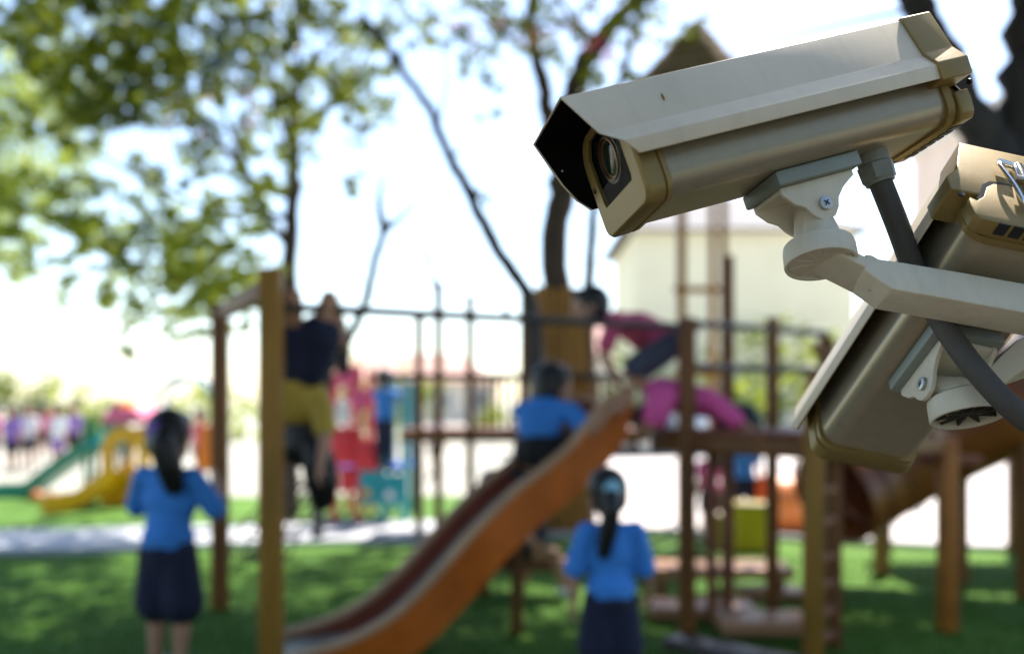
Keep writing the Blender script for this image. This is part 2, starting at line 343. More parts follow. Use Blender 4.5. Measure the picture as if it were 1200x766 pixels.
def make_cctv():
    root = empty('security_camera', (0, 0, 0))
    L = dict(parent=root, local=True)
    # body extrusion with large soft lower corners
    obj('housing_body', loft_x([(x, rrect(HW, ZB, .058, .021, 10, .02)) for x in (-.166, .150)]), M['alu'], **L)
    # bezel: two raised bands and the face block with a window
    bz = obj('bezel', loft_x([(.1495, rrect(HW + .0005, ZB - .0005, .0715, .02, 8, .03)), (.150, rrect(.0598, ZB - .0035, .0735, .02, 8, .032)), (.1555, rrect(.0602, ZB - .004, .0738, .02, 8, .032)),
                             (.1562, rrect(.0585, ZB - .0025, .0725, .019, 8, .031)), (.158, rrect(.0585, ZB - .0025, .0725, .019, 8, .031)), (.1586, rrect(.0608, ZB - .0035, .0738, .017, 8, .032)),
                             (.1745, rrect(.0608, ZB - .0035, .0738, .015, 8, .032)), (.1775, rrect(.0585, ZB - .0015, .072, .013, 8, .031)), (.178, rrect(.0572, ZB - .0003, .071, .012, 8, .031))], True, False), M['gold'], **L)
    def winpts(d=0): return [(.040 + d, .031), (.040 + d, .0015), (.0375 + d, -.0035 - d), (-.0375 - d, -.0035 - d), (-.040 - d, .0015), (-.0415 - d, .050), (-.029, .064 + d * .5), (.029, .064 + d * .5), (.0415 + d, .050)]
    bm = bmesh.new()                                     # face ring round the window
    outer = rrect(.0572, ZB - .0003, .071, .012, 8, .031); inner = winpts()
    ov = [bm.verts.new((.178, y, z)) for y, z in outer]; iv = [bm.verts.new((.178, y, z)) for y, z in inner]; jv = [bm.verts.new((.1742, y, z)) for y, z in inner]
    eds = [bm.edges.new((a[i], a[(i + 1) % len(a)])) for a in (ov, iv) for i in range(len(a))]
    bmesh.ops.triangle_fill(bm, edges=eds, use_beauty=True, use_dissolve=False)
    for i in range(len(iv)): bm.faces.new((iv[i], iv[(i + 1) % len(iv)], jv[(i + 1) % len(iv)], jv[i]))
    face = obj('front_plate', bm, M['gold'], **L)
    bm = bmesh.new(); bm.faces.new([bm.verts.new((.1722, y, z)) for y, z in winpts(.004)]); obj('window_backing', bm, M['liner'], **L)
    bm = bmesh.new(); bm.faces.new([bm.verts.new((.1768, y, z)) for y, z in winpts(-.0002)])
    bm.normal_update()
    for f_ in bm.faces:
        if f_.normal.x < 0: f_.normal_flip()
    obj('window_glass', bm, M['glass'], own=1, smooth=0, **L)
    cz, cy = .034, -.002
    def lath(prof, seg=40):
        bm = bmesh.new(); rings = [[bm.verts.new((x, cy + r * math.cos(2 * math.pi * k / seg), cz + r * math.sin(2 * math.pi * k / seg))) for k in range(seg)] for x, r in prof]
        for a, b in zip(rings, rings[1:]):
            for i in range(seg): bm.faces.new((a[i], a[(i + 1) % seg], b[(i + 1) % seg], b[i]))
        bm.faces.new(rings[-1]); return bm
    ln = obj('lens', lath([(0.1715, .0245), (0.1740, .0245), (0.1743, .0215), (0.1730, .0195)]), M['black'], **L)
    obj('lens_ring', lath([(0.1735, .0212), (0.1760, .0210), (0.1762, .0196), (0.1735, .0192), (0.1735, .0190)]), M['brass'], parent=ln, local=True)
    obj('lens_glass', lath([(0.1727, .0186), (0.1740, .016), (0.1750, .010), (0.1753, .003)]), M['lens'], parent=ln, local=True)
    # sun shield and its black inner face
    obj('sun_shield', bev(shield_shape(.0024, -.157, .0016), .0008, 2, 12), M['cream'], smooth=50, **L)
    obj('shield_lining', shield_shape(.0007, -.15, .0005, -.0018), M['liner'], smooth=20, **L)
    for sx, sy, sz in ((.2045, -.0585, .067), (.204, .0585, .067)):
        pass
    # rear: cap over the shield, ring and door of the body
    bm = shield_shape(.0052, -.152, .0024); bm.free()
    def capring(o): 
        near = [(.0725 + o, .0083 - .6 * o), (.074 + o, .0217 + .25 * o), (.0616 + o * .9, .0378 + .4 * o), (.0505 + .8 * o, .0821 + .75 * o)]
        return near + [(-y, z) for y, z in near[::-1]]
    obj('rear_hood', bev(loft_x([(-.1525, capring(.0050)), (-.1895, capring(.0050))]), .0016, 3, 20), M['gold'], smooth=40, **L)
    obj('rear_band', loft_x([(-.164, rrect(HW + .0005, ZB - .0005, .0062, .02, 8, .002)), (-.1645, rrect(.0590, ZB - .003, .0061, .02, 8, .002)), (-.172, rrect(.0600, ZB - .004, .0060, .02, 8, .002)), (-.1725, rrect(.0585, ZB - .0025, .0060, .02, 8, .002)), (-.1745, rrect(.0585, ZB - .0025, .0060, .02, 8, .002))]), M['gold'], **L)
    # rear door: hump shape that rises between the notches of the hood
    dp = [(.056, -.033), (.0615, -.027), (.0635, -.014), (.0625, -.004), (.0555, -.0065), (.0475, .002), (.0415, .018), (.033, .0255), (.020, .0275)]
    door = dp + [(-y, z) for y, z in dp[::-1]]
    obj('rear_door', bev(loft_x([(-.1745, [(y * .97, z * .97 - .0008) for y, z in door]), (-.1758, door), (-.1907, door)]), .0008, 2, 30), M['gold'], smooth=40, **L)
    gp = [(y + (.0034 if y > 0 else -.0034) * (1 if z > -.006 else 0), z + .0034) for y, z in door if z > -.008 and abs(y) < .06]
    obj('door_gap', loft_x([(-.1885, gp), (-.1902, gp)]), M['black'], smooth=0, **L)
    for y0 in (-.04, -.026, -.012, .002, .016, .03):
        obj('vent_slot', box((-.1905, y0, -.0340), (-.178, y0 + .010, -.0325)), M['black'], smooth=0, **L)
    def disc(name, c, r, m, x0=-.1885, x1=-.1902, par=root):
        bm = bmesh.new(); bmesh.ops.create_cone(bm, cap_ends=True, segments=16, radius1=r, radius2=r, depth=abs(x1 - x0), matrix=Matrix.Translation(((x0 + x1) / 2, *c)) @ Matrix.Rotation(R(90), 4, 'Y'))
        return obj(name, bm, m, parent=par, local=True)
    for y, z in ((.0688, -.0002), (-.0688, -.0002), (.0158, .064), (-.0158, .064)): disc('screw_hole', (y, z), .0031, M['black'], par=root)
    # toggle latch of bent metal
    lt = obj('latch', bev(add_box(bmesh.new(), (-.1965, -.011, .036), (-.1895, .011, .060)), .0015), M['chrome'], **L)
    for sy in (-1, 1):
        obj('latch_link', tube(catmull([(-.1950, .022 * sy, .058), (-.1975, .0265 * sy, .048), (-.1985, .024 * sy, .034), (-.1985, .019 * sy, .016), (-.1970, .014 * sy, -.004), (-.196, .006 * sy, -.010)], 4), .0021, 10), M['chrome'], parent=lt, local=True)
        obj('latch_hinge', tube([(-.1955, .012 * sy, .054), (-.1955, .026 * sy, .056)], .0034, 12), M['chrome'], parent=lt, local=True)
        obj('latch_arm', bar((-.198, .0065 * sy, .056), (-.2005, .0065 * sy, .004), .006, .0028, .0008, V((1, 0, 0))), M['chrome'], parent=lt, local=True)
    obj('latch_pin', tube([(-.199, -.016, .030), (-.199, .016, .030)], .0026, 12), M['steel'], parent=lt, local=True)
    obj('latch_hook', bev(add_box(bmesh.new(), (-.201, -.010, -.014), (-.1915, .010, -.004)), .0015), M['chrome'], parent=lt, local=True)
    # small front screws and tab
    bm = bmesh.new(); add_blob(bm, (.2015, -.0595, .052), (.0022, .0016, .0022)); obj('shield_screw', bm, M['steel'], **L)
    bm = bmesh.new(); add_blob(bm, (.1788, -.0505, .020), (.0014, .0026, .0026)); obj('front_screw', bm, M['black'], **L)
    return root
cc1 = make_cctv()
tag(cc1, 'beige security camera higher on the right, its lens and black hood showing', 'security camera', 'outdoor security cameras on ivory brackets')
M1 = Matrix(((-.9242, .2165, -.3145), (-.2525, -.9644, .0782), (-.2864, .1517, .946))).to_quaternion().normalized()
M2 = Matrix(((-.1574, -.9798, .1233), (.7673, -.0427, .6399), (-.6217, .1953, .7585))).to_quaternion().normalized()
T1 = EYE + V((.2671, .9569, .2547)); K2 = 1.07; T2 = EYE + V((.44476, .99889, .05651)) * K2
cc2 = copy_thing(cc1)
for ch in list(cc1.children):
    if ch.name.startswith('latch'):
        for g2 in list(ch.children): bpy.data.objects.remove(g2)
        bpy.data.objects.remove(ch)
cc2['label'] = 'security camera tilted steeply down behind the bracket arm, metal latch on its gold rear'
for o, q, t, k in ((cc1, M1, T1, 1), (cc2, M2, T2, K2)):
    o.rotation_mode = 'QUATERNION'; o.rotation_quaternion = q; o.location = t; o.scale = (k,) * 3
# a small dried drip on the upper camera's shield
bm = bmesh.new(); add_blob(bm, (.131, .0592, .0595), (.0011, .0008, .0042), Matrix.Rotation(R(12), 3, 'X')); obj('rust_spot', bm, M['rust'], cc1, local=True)

# brackets: base plate and yoke in the camera's own frame, turntable and arm level with the pole
def make_bracket(q, t, k, label, up, disc_c, arm_poly, arm_plane, arm_v, lining):
    root = empty('camera_bracket', t, label, 'bracket', 'ivory brackets under the cameras')
    fr = Matrix.Translation(t) @ q.to_matrix().to_4x4() @ Matrix.Scale(k, 4)
    def loc(name, bm, m, par=root, sm=35):
        bm.transform(fr); return obj(name, bm, m, par, smooth=sm)
    z0 = ZB - .0006
    loc('mount_plate', bev(prism([(-.066, -.036, z0), (.031, -.036, z0), (.031, .036, z0), (-.066, .036, z0)], V((0, 0, -.015))), .0022, 2), M['plate'])
    yk = [(.026, -.0448), (.026, -.052), (.016, -.064), (.006, -.070), (.0005, -.079), (-.006, -.0855), (-.0145, -.0875), (-.024, -.0855), (-.0305, -.078), (-.034, -.069), (-.043, -.060), (-.053, -.054), (-.059, -.051), (-.059, -.0448)]
    for sy, nm in ((.0265, 1), (-.0305, 0)):
        loc('yoke_cheek', bev(prism([(x, sy, z) for x, z in yk], V((0, -.005 if nm else .005, 0))), .0012, 2), M['bracket'])
    loc('yoke_web', bev(prism([(-.058, -.030, -.0447), (.025, -.030, -.0447), (.025, .021, -.0447), (-.058, .021, -.0447)], V((0, 0, -.005))), .001), M['bracket'])
    s = loc('pivot_screw', tube([(-.0155, .024, -.0715), (-.0155, .0302, -.0715), (-.0155, .0306, -.0715)], [.0068, .0068, .0055], 20), M['steel'])
    for a in (45, 135):
        d = V((math.cos(R(a)), 0, math.sin(R(a)))) * .0032
        loc('screw_slot', bar(V((-.0155, .0307, -.0715)) - d, V((-.0155, .0307, -.0715)) + d, .0012, .0012, 0, V((0, 1, 0))), M['black'], s)
    piv = fr @ V((-.0155, 0, -.0715)); up = up.normalized()
    ax = (fr.to_3x3() @ V((0, 1, 0))).normalized()
    # swivel lug: thick rounded tongue from the pivot down to the turntable
    bm = bmesh.new()
    for s_ in (-1, 1):
        add_capsule(bm, piv + ax * .009 * s_ * k, disc_c + ax * .010 * s_ + up * .004, .0125 * k, .019 * k, 20)
    add_capsule(bm, piv - ax * .010 * k, piv + ax * .010 * k, .0125 * k, .0125 * k, 20)
    obj('swivel_lug', fuse(bm, .0022, 6), M['bracket'], root, smooth=60)
    # turntable: shallow cup, ribbed inside, open below
    x = up.orthogonal().normalized(); y = up.cross(x)
    seg = 48; prof = [(.0, .004), (.030, .004), (.0345, .001), (.0355, -.004), (.0360, -.019), (.0352, -.0205), (.0325, -.0205), (.0320, -.019), (.0315, -.005), (.0, -.005)]
    bm = bmesh.new(); rings = []
    for r, h in prof:
        if r == 0: rings.append([bm.verts.new(disc_c + up * h * k)])
        else: rings.append([bm.verts.new(disc_c + (x * math.cos(2 * math.pi * i / seg) + y * math.sin(2 * math.pi * i / seg)) * r * k + up * h * k) for i in range(seg)])
    for a, b in zip(rings, rings[1:]):
        for i in range(seg):
            j = (i + 1) % seg
            if len(a) == 1: bm.faces.new((a[0], b[i], b[j]))
            elif len(b) == 1: bm.faces.new((a[i], a[j], b[0]))
            else: bm.faces.new((a[i], a[j], b[j], b[i]))
    tb = obj('turntable', bm, M['bracket'], root, smooth=40)
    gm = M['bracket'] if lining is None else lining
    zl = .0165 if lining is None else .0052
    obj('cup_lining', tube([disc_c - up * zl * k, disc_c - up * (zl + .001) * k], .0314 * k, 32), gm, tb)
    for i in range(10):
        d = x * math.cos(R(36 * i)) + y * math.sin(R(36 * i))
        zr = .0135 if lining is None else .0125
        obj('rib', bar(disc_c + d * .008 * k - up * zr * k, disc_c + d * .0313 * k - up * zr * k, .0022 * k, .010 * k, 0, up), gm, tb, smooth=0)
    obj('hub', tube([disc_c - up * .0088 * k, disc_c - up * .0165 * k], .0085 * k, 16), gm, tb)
    c0 = sum((on_plane(px, py, arm_plane[0], arm_plane[1]) for px, py in (arm_poly[0], arm_poly[-1])), V((0, 0, 0))) / 2 + arm_v * .5
    if lining is None: obj('arm_neck', bev(bar(disc_c - up * .0098 * k, c0 + (c0 - disc_c).normalized() * .012, .044, .0125, 0, up), .002, 3), M['bracket'], root)
    # arm: cast channel pressed from the near face polygon
    P = [on_plane(px, py, arm_plane[0], arm_plane[1]) for px, py in arm_poly]
    obj('arm', bev(prism(P, arm_v), .0016, 3, 25), M['bracket'], root, smooth=35)
    return root
t1 = R(20); up1 = V((-.03, math.sin(t1), math.cos(t1))); v1 = V((0, math.cos(t1), -math.sin(t1)))
D1 = at(959, 289, F / .947)
make_bracket(M1, T1, 1, 'ivory metal bracket with long arm holding up the higher security camera', up1, D1,
             [(1014, 297.5), (1022, 298.5), (1030, 303), (1062, 308), (1128, 319), (1200, 332), (1340, 357), (1340, 391), (1200, 366), (1128, 353), (1045.7, 338.5), (1020, 321), (1014, 316)],
             (at(1062, 325, F / .922), v1), v1 * .046, None)
t2 = R(21); up2 = V((-.04, math.sin(t2), math.cos(t2))).normalized(); v2 = V((0, math.cos(t2), -math.sin(t2)))
D2 = at(1130, 467, F / 1.0)
make_bracket(M2, T2, K2, 'ivory metal bracket with stubby ribbed cup under the steeply tilted camera', up2, D2,
             [(1120, 456), (1130, 453), (1144, 447), (1166, 424), (1192, 398), (1230, 385), (1340, 385), (1340, 420), (1240, 420), (1200, 433), (1172, 452), (1149, 473), (1134, 476), (1120, 478)],
             (at(1147, 460, F / .985), v2), v2 * .045, M['cup_dark'])
# pole outside the frame that carries both arms
pp = EYE + V((.665, 1.0, 0))
root = empty('steel_pole', (pp.x, pp.y, 0), 'grey steel pole carrying both camera arms beyond the right edge', 'pole')
obj('shaft', tube([(pp.x, pp.y, 0), (pp.x, pp.y, 2.6)], .045, 32), M['pole'], root)
obj('pole_cap', tube([(pp.x, pp.y, 2.6), (pp.x, pp.y, 2.62), (pp.x, pp.y, 2.635)], [.047, .047, .02], 32), M['black'], root)
obj('base_flange', bev(add_box(bmesh.new(), (pp.x - .1, pp.y - .1, 0), (pp.x + .1, pp.y + .1, .015)), .003), M['pole'], root)
for zz in (.09, .02):
    obj('clamp_band', tube([(pp.x, pp.y, EYE.z + zz), (pp.x, pp.y, EYE.z + zz + .03)], .049, 32), M['pole'], root)
# conduit with its gland under the upper camera
fr1 = Matrix.Translation(T1) @ M1.to_matrix().to_4x4()
g0 = fr1 @ V((-.1035, 0.005, -.030)); g1 = at(1034, 214, F / .972); g1b = at(1036.5, 228, F / .972); ddir = (g1b - g0).normalized()
root = empty('conduit', g0, 'dark grey cable conduit hanging from the higher camera past the bracket arms', 'conduit')
obj('conduit_pipe', tube(catmull([g0 + ddir * .03, at(1051, 262, F / .974), at(1073, 320, F / .980), at(1102, 375, F / .972), at(1146, 436, F / .945), at(1200, 490, F / .925), at(1300, 560, F / .92), at(1330, 700, F / .95)], 8), .0118, 20), M['conduit'], root)
obj('gland_collar', tube([g0 - ddir * .004, g0 + ddir * .001, g0 + ddir * .0105, g0 + ddir * .0125], [.0155, .0165, .0165, .015], 28), M['gland'], root)
nut = obj('gland_nut', bev(tube([g0 + ddir * .0125, g0 + ddir * .0285], [.0195, .0185], 6), .0012, 2), M['gland'], root, smooth=30)
obj('nut_lip', tube([g0 + ddir * .0285, g0 + ddir * .0325], [.0155, .0145], 24), M['gland'], nut)

# ------------------------------------------------------------------ play structure: monkey bars
def post(px, py_top, s, w, m, root, name='post', py_bot=None, taper=0):
    p = at(px, 0, s); z1 = EYE.z - (py_top - HOR) / s
    bm = box((p.x - w / 2, p.y - w / 2, 0), (p.x + w / 2, p.y + w / 2, z1), .008)
    return obj(name, bm, m, root)
NP, FP, TA = at(318, 0, 260), at(258, 0, 180), at(805, 0, 204)
root = empty('monkey_bars', (NP.x, NP.y, 0), 'wooden monkey bar frame with tall ochre near post and dark top rails', 'climbing frame')
post(318, 315, 258, .098, M['wood_olive'], root); post(258, 356, 180, .098, M['wood_brown'], root)
obj('crossbeam', bar(at(262, 366, 181), at(314, 338, 254), .07, .085), M['wood_brown'], root)
ra, rb = at(322, 359, 255), at(818, 384, 203)
obj('rail', tube([ra, rb], .022, 12), M['dark_metal'], root)
# far rail and rungs running beside it
off = V((.02, .62, 0))
for k in range(9):
    p = ra.lerp(rb, (k + .7) / 9.6)
    if k in (4, 6): obj('rung', tube([p, p + V((0, .02, .06))], .014, 8), M['dark_metal'], root)
obj('hanging_strap', tube(catmull([at(516, 372, 240), at(515, 350, 238), at(505, 322, 236), at(498, 290, 235)], 3), .012, 8), M['rope'], root)
# rope net below the left end
root = empty('rope_net', at(310, 600, 190), 'slack brown rope climbing net beneath the left end of the monkey bars', 'rope net')
for i in range(6):
    t = i / 5
    obj('rope', tube(catmull([at(268 + 14 * i, 655, 185), at(286 + 14 * i, 612 + 4 * math.sin(i), 190), at(345 + 8 * i, 560, 200)], 4), .009, 6), M['rope'], root)
for i in range(5):
    t = i / 4
    obj('rope', tube(catmull([at(272 + 62 * t, 648 - 82 * t, 186 + 12 * t), at(306 + 55 * t, 650 - 80 * t, 186 + 12 * t), at(342 + 45 * t, 650 - 84 * t, 186 + 12 * t)], 4), .009, 6), M['rope'], root)

# ------------------------------------------------------------------ near play tower
A, B, Ec, Dc = at(805, 0, 204), at(953, 0, 233), at(1110, 0, 200), at(968, 0, 176)
root = empty('play_tower', (A.x, A.y, 0), 'wooden play tower with raised deck at the head of the open slide', 'play tower')
post(805, 372, 204, .09, M['wood_brown'], root); post(953, 470, 233, .09, M['wood_olive'], root)
post(968, 395, 176, .09, M['wood_brown'], root); 
o = post(1110, 512, 200, .095, M['sunlit_orange_post'], root)
dz = 1.19
def xy(p, z): return V((p.x, p.y, z))
# deck boards, each a piece, running from AB to DE
n = 9
A2 = A + (A - B) * .32; D2c = Dc + (Dc - Ec) * .32
for i in range(n):
    t0, t1_ = i / n + .006, (i + 1) / n - .006
    a = A2.lerp(B, t0); b = A2.lerp(B, t1_); c = D2c.lerp(Ec, t1_); d = D2c.lerp(Ec, t0)
    obj('deck_plank', bev(prism([xy(a, dz), xy(b, dz), xy(c, dz), xy(d, dz)], V((0, 0, -.035))), .004), M['wood_red'], root)
for p, q, nm in ((A2, B, 1), (B, Ec, 1), (D2c, Ec, 1), (A2, D2c, 1)):
    obj('joist', bar(xy(p, dz - .085), xy(q, dz - .085), .05, .09), M['wood_brown'], root)
for z in (1.55, 1.80):
    obj('guard_rail', tube([xy(A, z), xy(Dc, z)], .022, 10), M['dark_metal'], root)
obj('guard_rail', tube([xy(B, 1.62), xy(Ec, 1.10)], .02, 10), M['wood_brown'], root)
obj('side_rail', bar(at(1075, 538, 196), at(1150, 540, 200), .05, .06), M['wood_red'], root)
for px, pt, s_ in ((853, 300, 178), (905, 372, 186)): post(px, pt, s_, .07, M['wood_brown'], root)
# ladder on the right side
root = empty('ladder', xy(B, 0), 'narrow brown ladder with wooden rungs leaning at the right of the tower', 'ladder')
C1, C2 = at(950, 0, 226), at(978, 0, 214)
obj('stringer', bar(xy(C2, 0), xy(C2, 1.5), .065, .065), M['wood_brown'], root)
obj('stringer', bar(xy(C1 + V((.03, .06, 0)), 0), xy(C1 + V((.03, .06, 0)), 1.5), .06, .06), M['wood_olive'], root)
for py in (575, 612, 655, 687, 720, 750):
    z = EYE.z - (py - HOR) / 222
    obj('rung', bar(xy(C1 + V((.03, .06, 0)), z), xy(C2, z), .05, .035), M['wood_red'], root)
# two thin red-brown ladder stringers under the deck
root = empty('ladder', at(843, 0, 190) * 1, 'thin red brown ladder standing under the tower deck behind the steps', 'ladder'); root.location.z = 0
for px, s in ((834, 192), (853, 192)):
    p = at(px, 0, s); obj('stringer', bar(xy(p, 0), xy(p, 1.1), .055, .05), M['wood_red'], root)
for z in (.2, .45, .7, .95): obj('rung', bar(xy(at(834, 0, 192), z), xy(at(853, 0, 192), z), .03, .03), M['wood_red'], root)
# low platform and steps: each tread a piece
def tread(name, x0, x1, yt, yb, s0, s1, root, th=.07, m=None):
    """board seen between x0 and x1, far edge at yt (scale s0), near edge at yb (scale s1)"""
    z = EYE.z - (yb - HOR) / s1; dfar = F * (EYE.z - z) / (yt - HOR); sf = F / dfar
    P = [V(((x0 - 600) / s1, F / s1, z)), V(((x1 - 600) / s1, F / s1, z)), V(((x1 - 600) / s1, dfar, z)), V(((x0 - 600) / s1, dfar, z))]
    return obj(name, bev(prism(P, V((0, 0, -th))), .006), m or M['wood_step'], root)
root = empty('platform_steps', at(840, 0, 190), 'stack of worn red brown wooden steps leading up under the tower', 'wooden steps'); root.location.z = 0
tread('tread', 762, 932, 655, 666, 172, 174, root)
tread('tread', 762, 888, 699, 712, 190, 192, root)
tread('tread', 848, 958, 713, 729, 205, 206, root, .08)
tread('tread', 872, 948, 684, 694, 172, 174, root, .05)
for px, s, zt in ((775, 174, .18), (915, 174, .18), (775, 192, .04), (868, 192, .04)):
    p = at(px, 0, s); 
    obj('support', box((p.x - .035, p.y + .02, 0), (p.x + .035, p.y + .09, zt), .004), M['wood_red'], root)
root = empty('timber_beam', at(850, 760, 225), 'dark weathered timber beam lying on the grass in front of the steps', 'timber beam'); root.location.z = 0
obj('beam_body', bar(at(786, 752, 212), at(952, 786, 240), .17, .09, .02), M['wood_dark'], root)
# low red beam behind the slide
root = empty('balance_beam', at(600, 0, 168), 'low red brown balance beam running behind the slide foot', 'balance beam'); root.location.z = 0
obj('beam_body', bar(at(540, 660, 166), at(676, 661, 168), .1, .085, .01), M['wood_red'], root)
for px in (566, 668):
    p = at(px, 0, 167); obj('leg', box((p.x - .045, p.y - .04, 0), (p.x + .045, p.y + .04, .17), .006), M['wood_brown'], root)

# ------------------------------------------------------------------ open slide
prof = [(742, 474, 203), (716, 468, 204.5), (692, 494, 206), (667, 525, 208), (634, 553, 210.5), (600, 580, 213), (552, 628, 217), (509, 677, 220), (467, 718, 224), (430, 742, 227), (396, 757, 229.5), (352, 770, 233), (322, 778, 236)]
rail_n = catmull([at(*p) for p in prof], 4)
hd = (rail_n[-1] - rail_n[0]); hd.z = 0; hd.normalize(); lat = V((-hd.y, hd.x, 0)); lat = lat if lat.y > 0 else -lat
root = empty('slide', xy(rail_n[-1], 0), 'orange brown open wooden playground slide curving down to the grass', 'slide')
def ribbon(line, down, th, m, name, cap=True):
    """upright side panel: line is its top edge"""
    bm = bmesh.new(); rows = []
    for i, p in enumerate(line):
        d = (line[min(i + 1, len(line) - 1)] - line[max(i - 1, 0)]).normalized(); nrm = d.cross(lat).normalized()
        nrm = nrm if nrm.z > 0 else -nrm
        q = p - nrm * down
        if q.z < .004: q.z = .004
        rows.append([bm.verts.new(x) for x in (p - lat * th / 2, p + lat * th / 2, q + lat * th / 2, q - lat * th / 2)])
    for a, b in zip(rows, rows[1:]):
        for i in range(4): bm.faces.new((a[i], a[(i + 1) % 4], b[(i + 1) % 4], b[i]))
    bm.faces.new(rows[0][::-1]); bm.faces.new(rows[-1]); return obj(name, bm, m, root, smooth=25)
SW = .50
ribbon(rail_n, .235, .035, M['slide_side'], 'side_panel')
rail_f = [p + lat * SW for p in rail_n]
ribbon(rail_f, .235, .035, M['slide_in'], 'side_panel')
for ln in (rail_n, rail_f): obj('hand_rail', tube([p + V((0, 0, .008)) for p in ln], .026, 10), M['slide_rail'], root)
bm = bmesh.new(); prev = None
for i, p in enumerate(rail_n):
    d = (rail_n[min(i + 1, len(rail_n) - 1)] - rail_n[max(i - 1, 0)]).normalized(); nrm = d.cross(lat).normalized(); nrm = nrm if nrm.z > 0 else -nrm
    q = p - nrm * .13; q.z = max(q.z, .03); row = []
    for k in range(7):
        u = k / 6; row.append(bm.verts.new(q + lat * (.02 + (SW - .04) * u) + nrm * .02 * (2 * u - 1) ** 2))
    if prev:
        for a in range(6): bm.faces.new((prev[a], prev[a + 1], row[a + 1], row[a]))
    prev = row
obj('slide_bed', bm, M['slide_bed'], root, smooth=60)
for f_ in (.35, .7):
    p = rail_n[int(len(rail_n) * f_)] + lat * SW * .5
    obj('support_leg', box((p.x - .035, p.y - .035, 0), (p.x + .035, p.y + .035, p.z - .25), .005), M['wood_brown'], root)

# ------------------------------------------------------------------ tube slide on the right
path = catmull([at(1290, 408, 168), at(1200, 462, 165), at(1098, 512, 160), at(1040, 545, 159), at(1005, 565, 160), at(978, 580, 162)], 6)
root = empty('tube_slide', xy(path[-1], 0), 'big brown tube slide running down to the left behind the orange post', 'slide')
seg_n = 5; L_ = len(path); step = (L_ - 1) // seg_n
for i in range(seg_n):
    a = path[i * step:(i + 1) * step + 1]
    pts = [a[0] + (a[1] - a[0]) * .02] + a[1:]; 
    bm = tube(pts, [.37] * len(pts), 28, caps=False); sh = obj('tube_section', bm, M['tube'], root, smooth=60)
    md = sh.modifiers.new('thickness', 'SOLIDIFY'); md.thickness = .012
    obj('flange', tube([a[-1] - (a[-1] - a[-2]).normalized() * .02, a[-1] + (a[-1] - a[-2]).normalized() * .02], .392, 28, caps=False), M['tube'], sh)
p = at(1033, 0, 150); obj('support_leg', box((p.x - .05, p.y - .05, 0), (p.x + .05, p.y + .05, .5), .006), M['wood_plank'], root)
p = at(1124, 0, 158); obj('support_leg', box((p.x - .05, p.y - .05, 0), (p.x + .05, p.y + .05, .85), .006), M['wood_brown'], root)
p = at(1200, 0, 172); obj('support_leg', box((p.x - .03, p.y - .05, 0), (p.x + .05, p.y + .05, 1.05), .006), M['wood_brown'], root)
# second deck that the tube starts from, beyond the cameras
root = empty('play_deck', at(1180, 0, 150), 'dark raised deck at the right behind the tilted camera', 'play deck'); root.location.z = 0
q0 = at(1085, 505, 150); 
for i in range(6):
    obj('deck_plank', box((q0.x + i * .21, q0.y, 1.02), (q0.x + i * .21 + .2, q0.y + 1.1, 1.07), .004), M['wood_dark'], root)
obj('joist', box((q0.x, q0.y - .06, .95), (q0.x + 1.27, q0.y - .002, 1.09), .005), M['wood_dark'], root)
for dx, dy in ((.05, 1.0), (1.2, 1.0), (1.2, .05)): obj('post', box((q0.x + dx, q0.y + dy, 0), (q0.x + dx + .09, q0.y + dy + .09, 1.018), .006), M['wood_brown'], root)

# ------------------------------------------------------------------ far bridge deck with balusters, left of the tower
root = empty('play_bridge', at(550, 0, 118), 'long wooden bridge deck with baluster railing behind the slide', 'play bridge'); root.location.z = 0
for px, pt in ((491, 372), (514, 330), (551, 345), (614, 345)):
    post(px, pt, 118, .085, M['wood_brown'], root)
z5, z4 = EYE.z - (503 - HOR) / 118, EYE.z - (441 - HOR) / 118
pa, pb = at(470, 0, 118), at(760, 0, 118)
obj('rail', tube([V((pa.x - .3, pa.y, z4)), V((pb.x, pb.y, z4))], .035, 8), M['dark_metal'], root)
obj('joist', box((pa.x, pa.y - .03, z5 - .12), (pb.x, pb.y + .03, z5), .005), M['wood_brown'], root)
px = 562
while px < 612:
    p = at(px, 0, 117.5); obj('baluster', box((p.x - .016, p.y - .012, z5), (p.x + .016, p.y + .012, z4 - .03), 0), M['wood_plank'], root, smooth=0); px += 9.5
for k in range(9):
    p = at(692 + 8.5 * k, 0, 117.5); obj('baluster', box((p.x - .016, p.y - .012, z5), (p.x + .016, p.y + .012, z4 - .03), 0), M['wood_plank'], root, smooth=0)
for i in range(10):
    x = pa.x + (pb.x - pa.x) * i / 10; obj('deck_plank', box((x + .01, pa.y + .035, z5 - .04), (x + .235, pa.y + 1.1, z5), .003), M['wood_red'], root)

# plank screen round the middle tree
root = empty('plank_screen', at(657, 0, 112), 'tall box of golden vertical planks round the middle tree trunk', 'plank screen'); root.location.z = 0
c = at(657, 0, 112); hw = .255; zt = EYE.z - (338 - HOR) / 112
for i in range(6):
    for (sx, sy, f_) in ((1, 0, -1), (1, 0, 1), (0, 1, -1), (0, 1, 1)):
        u = -hw + (i + .5) * hw / 3; w = hw / 3 - .012; h = zt - .02 * ((i * 7 + (f_ + 1)) % 3)
        if sx: bm = box((c.x + u - w / 2, c.y + f_ * hw - .012, 0), (c.x + u + w / 2, c.y + f_ * hw + .012, h), .004)
        else: bm = box((c.x + f_ * hw - .012, c.y + u - w / 2, 0), (c.x + f_ * hw + .012, c.y + u + w / 2, h), .004)
        obj('plank', bm, M['wood_plank'], root)
for z in (.25, .9, 1.7, 2.2): 
    obj('batten', box((c.x - hw, c.y - hw + .014, z), (c.x + hw, c.y - hw + .05, z + .08)), M['wood_brown'], root, smooth=0)

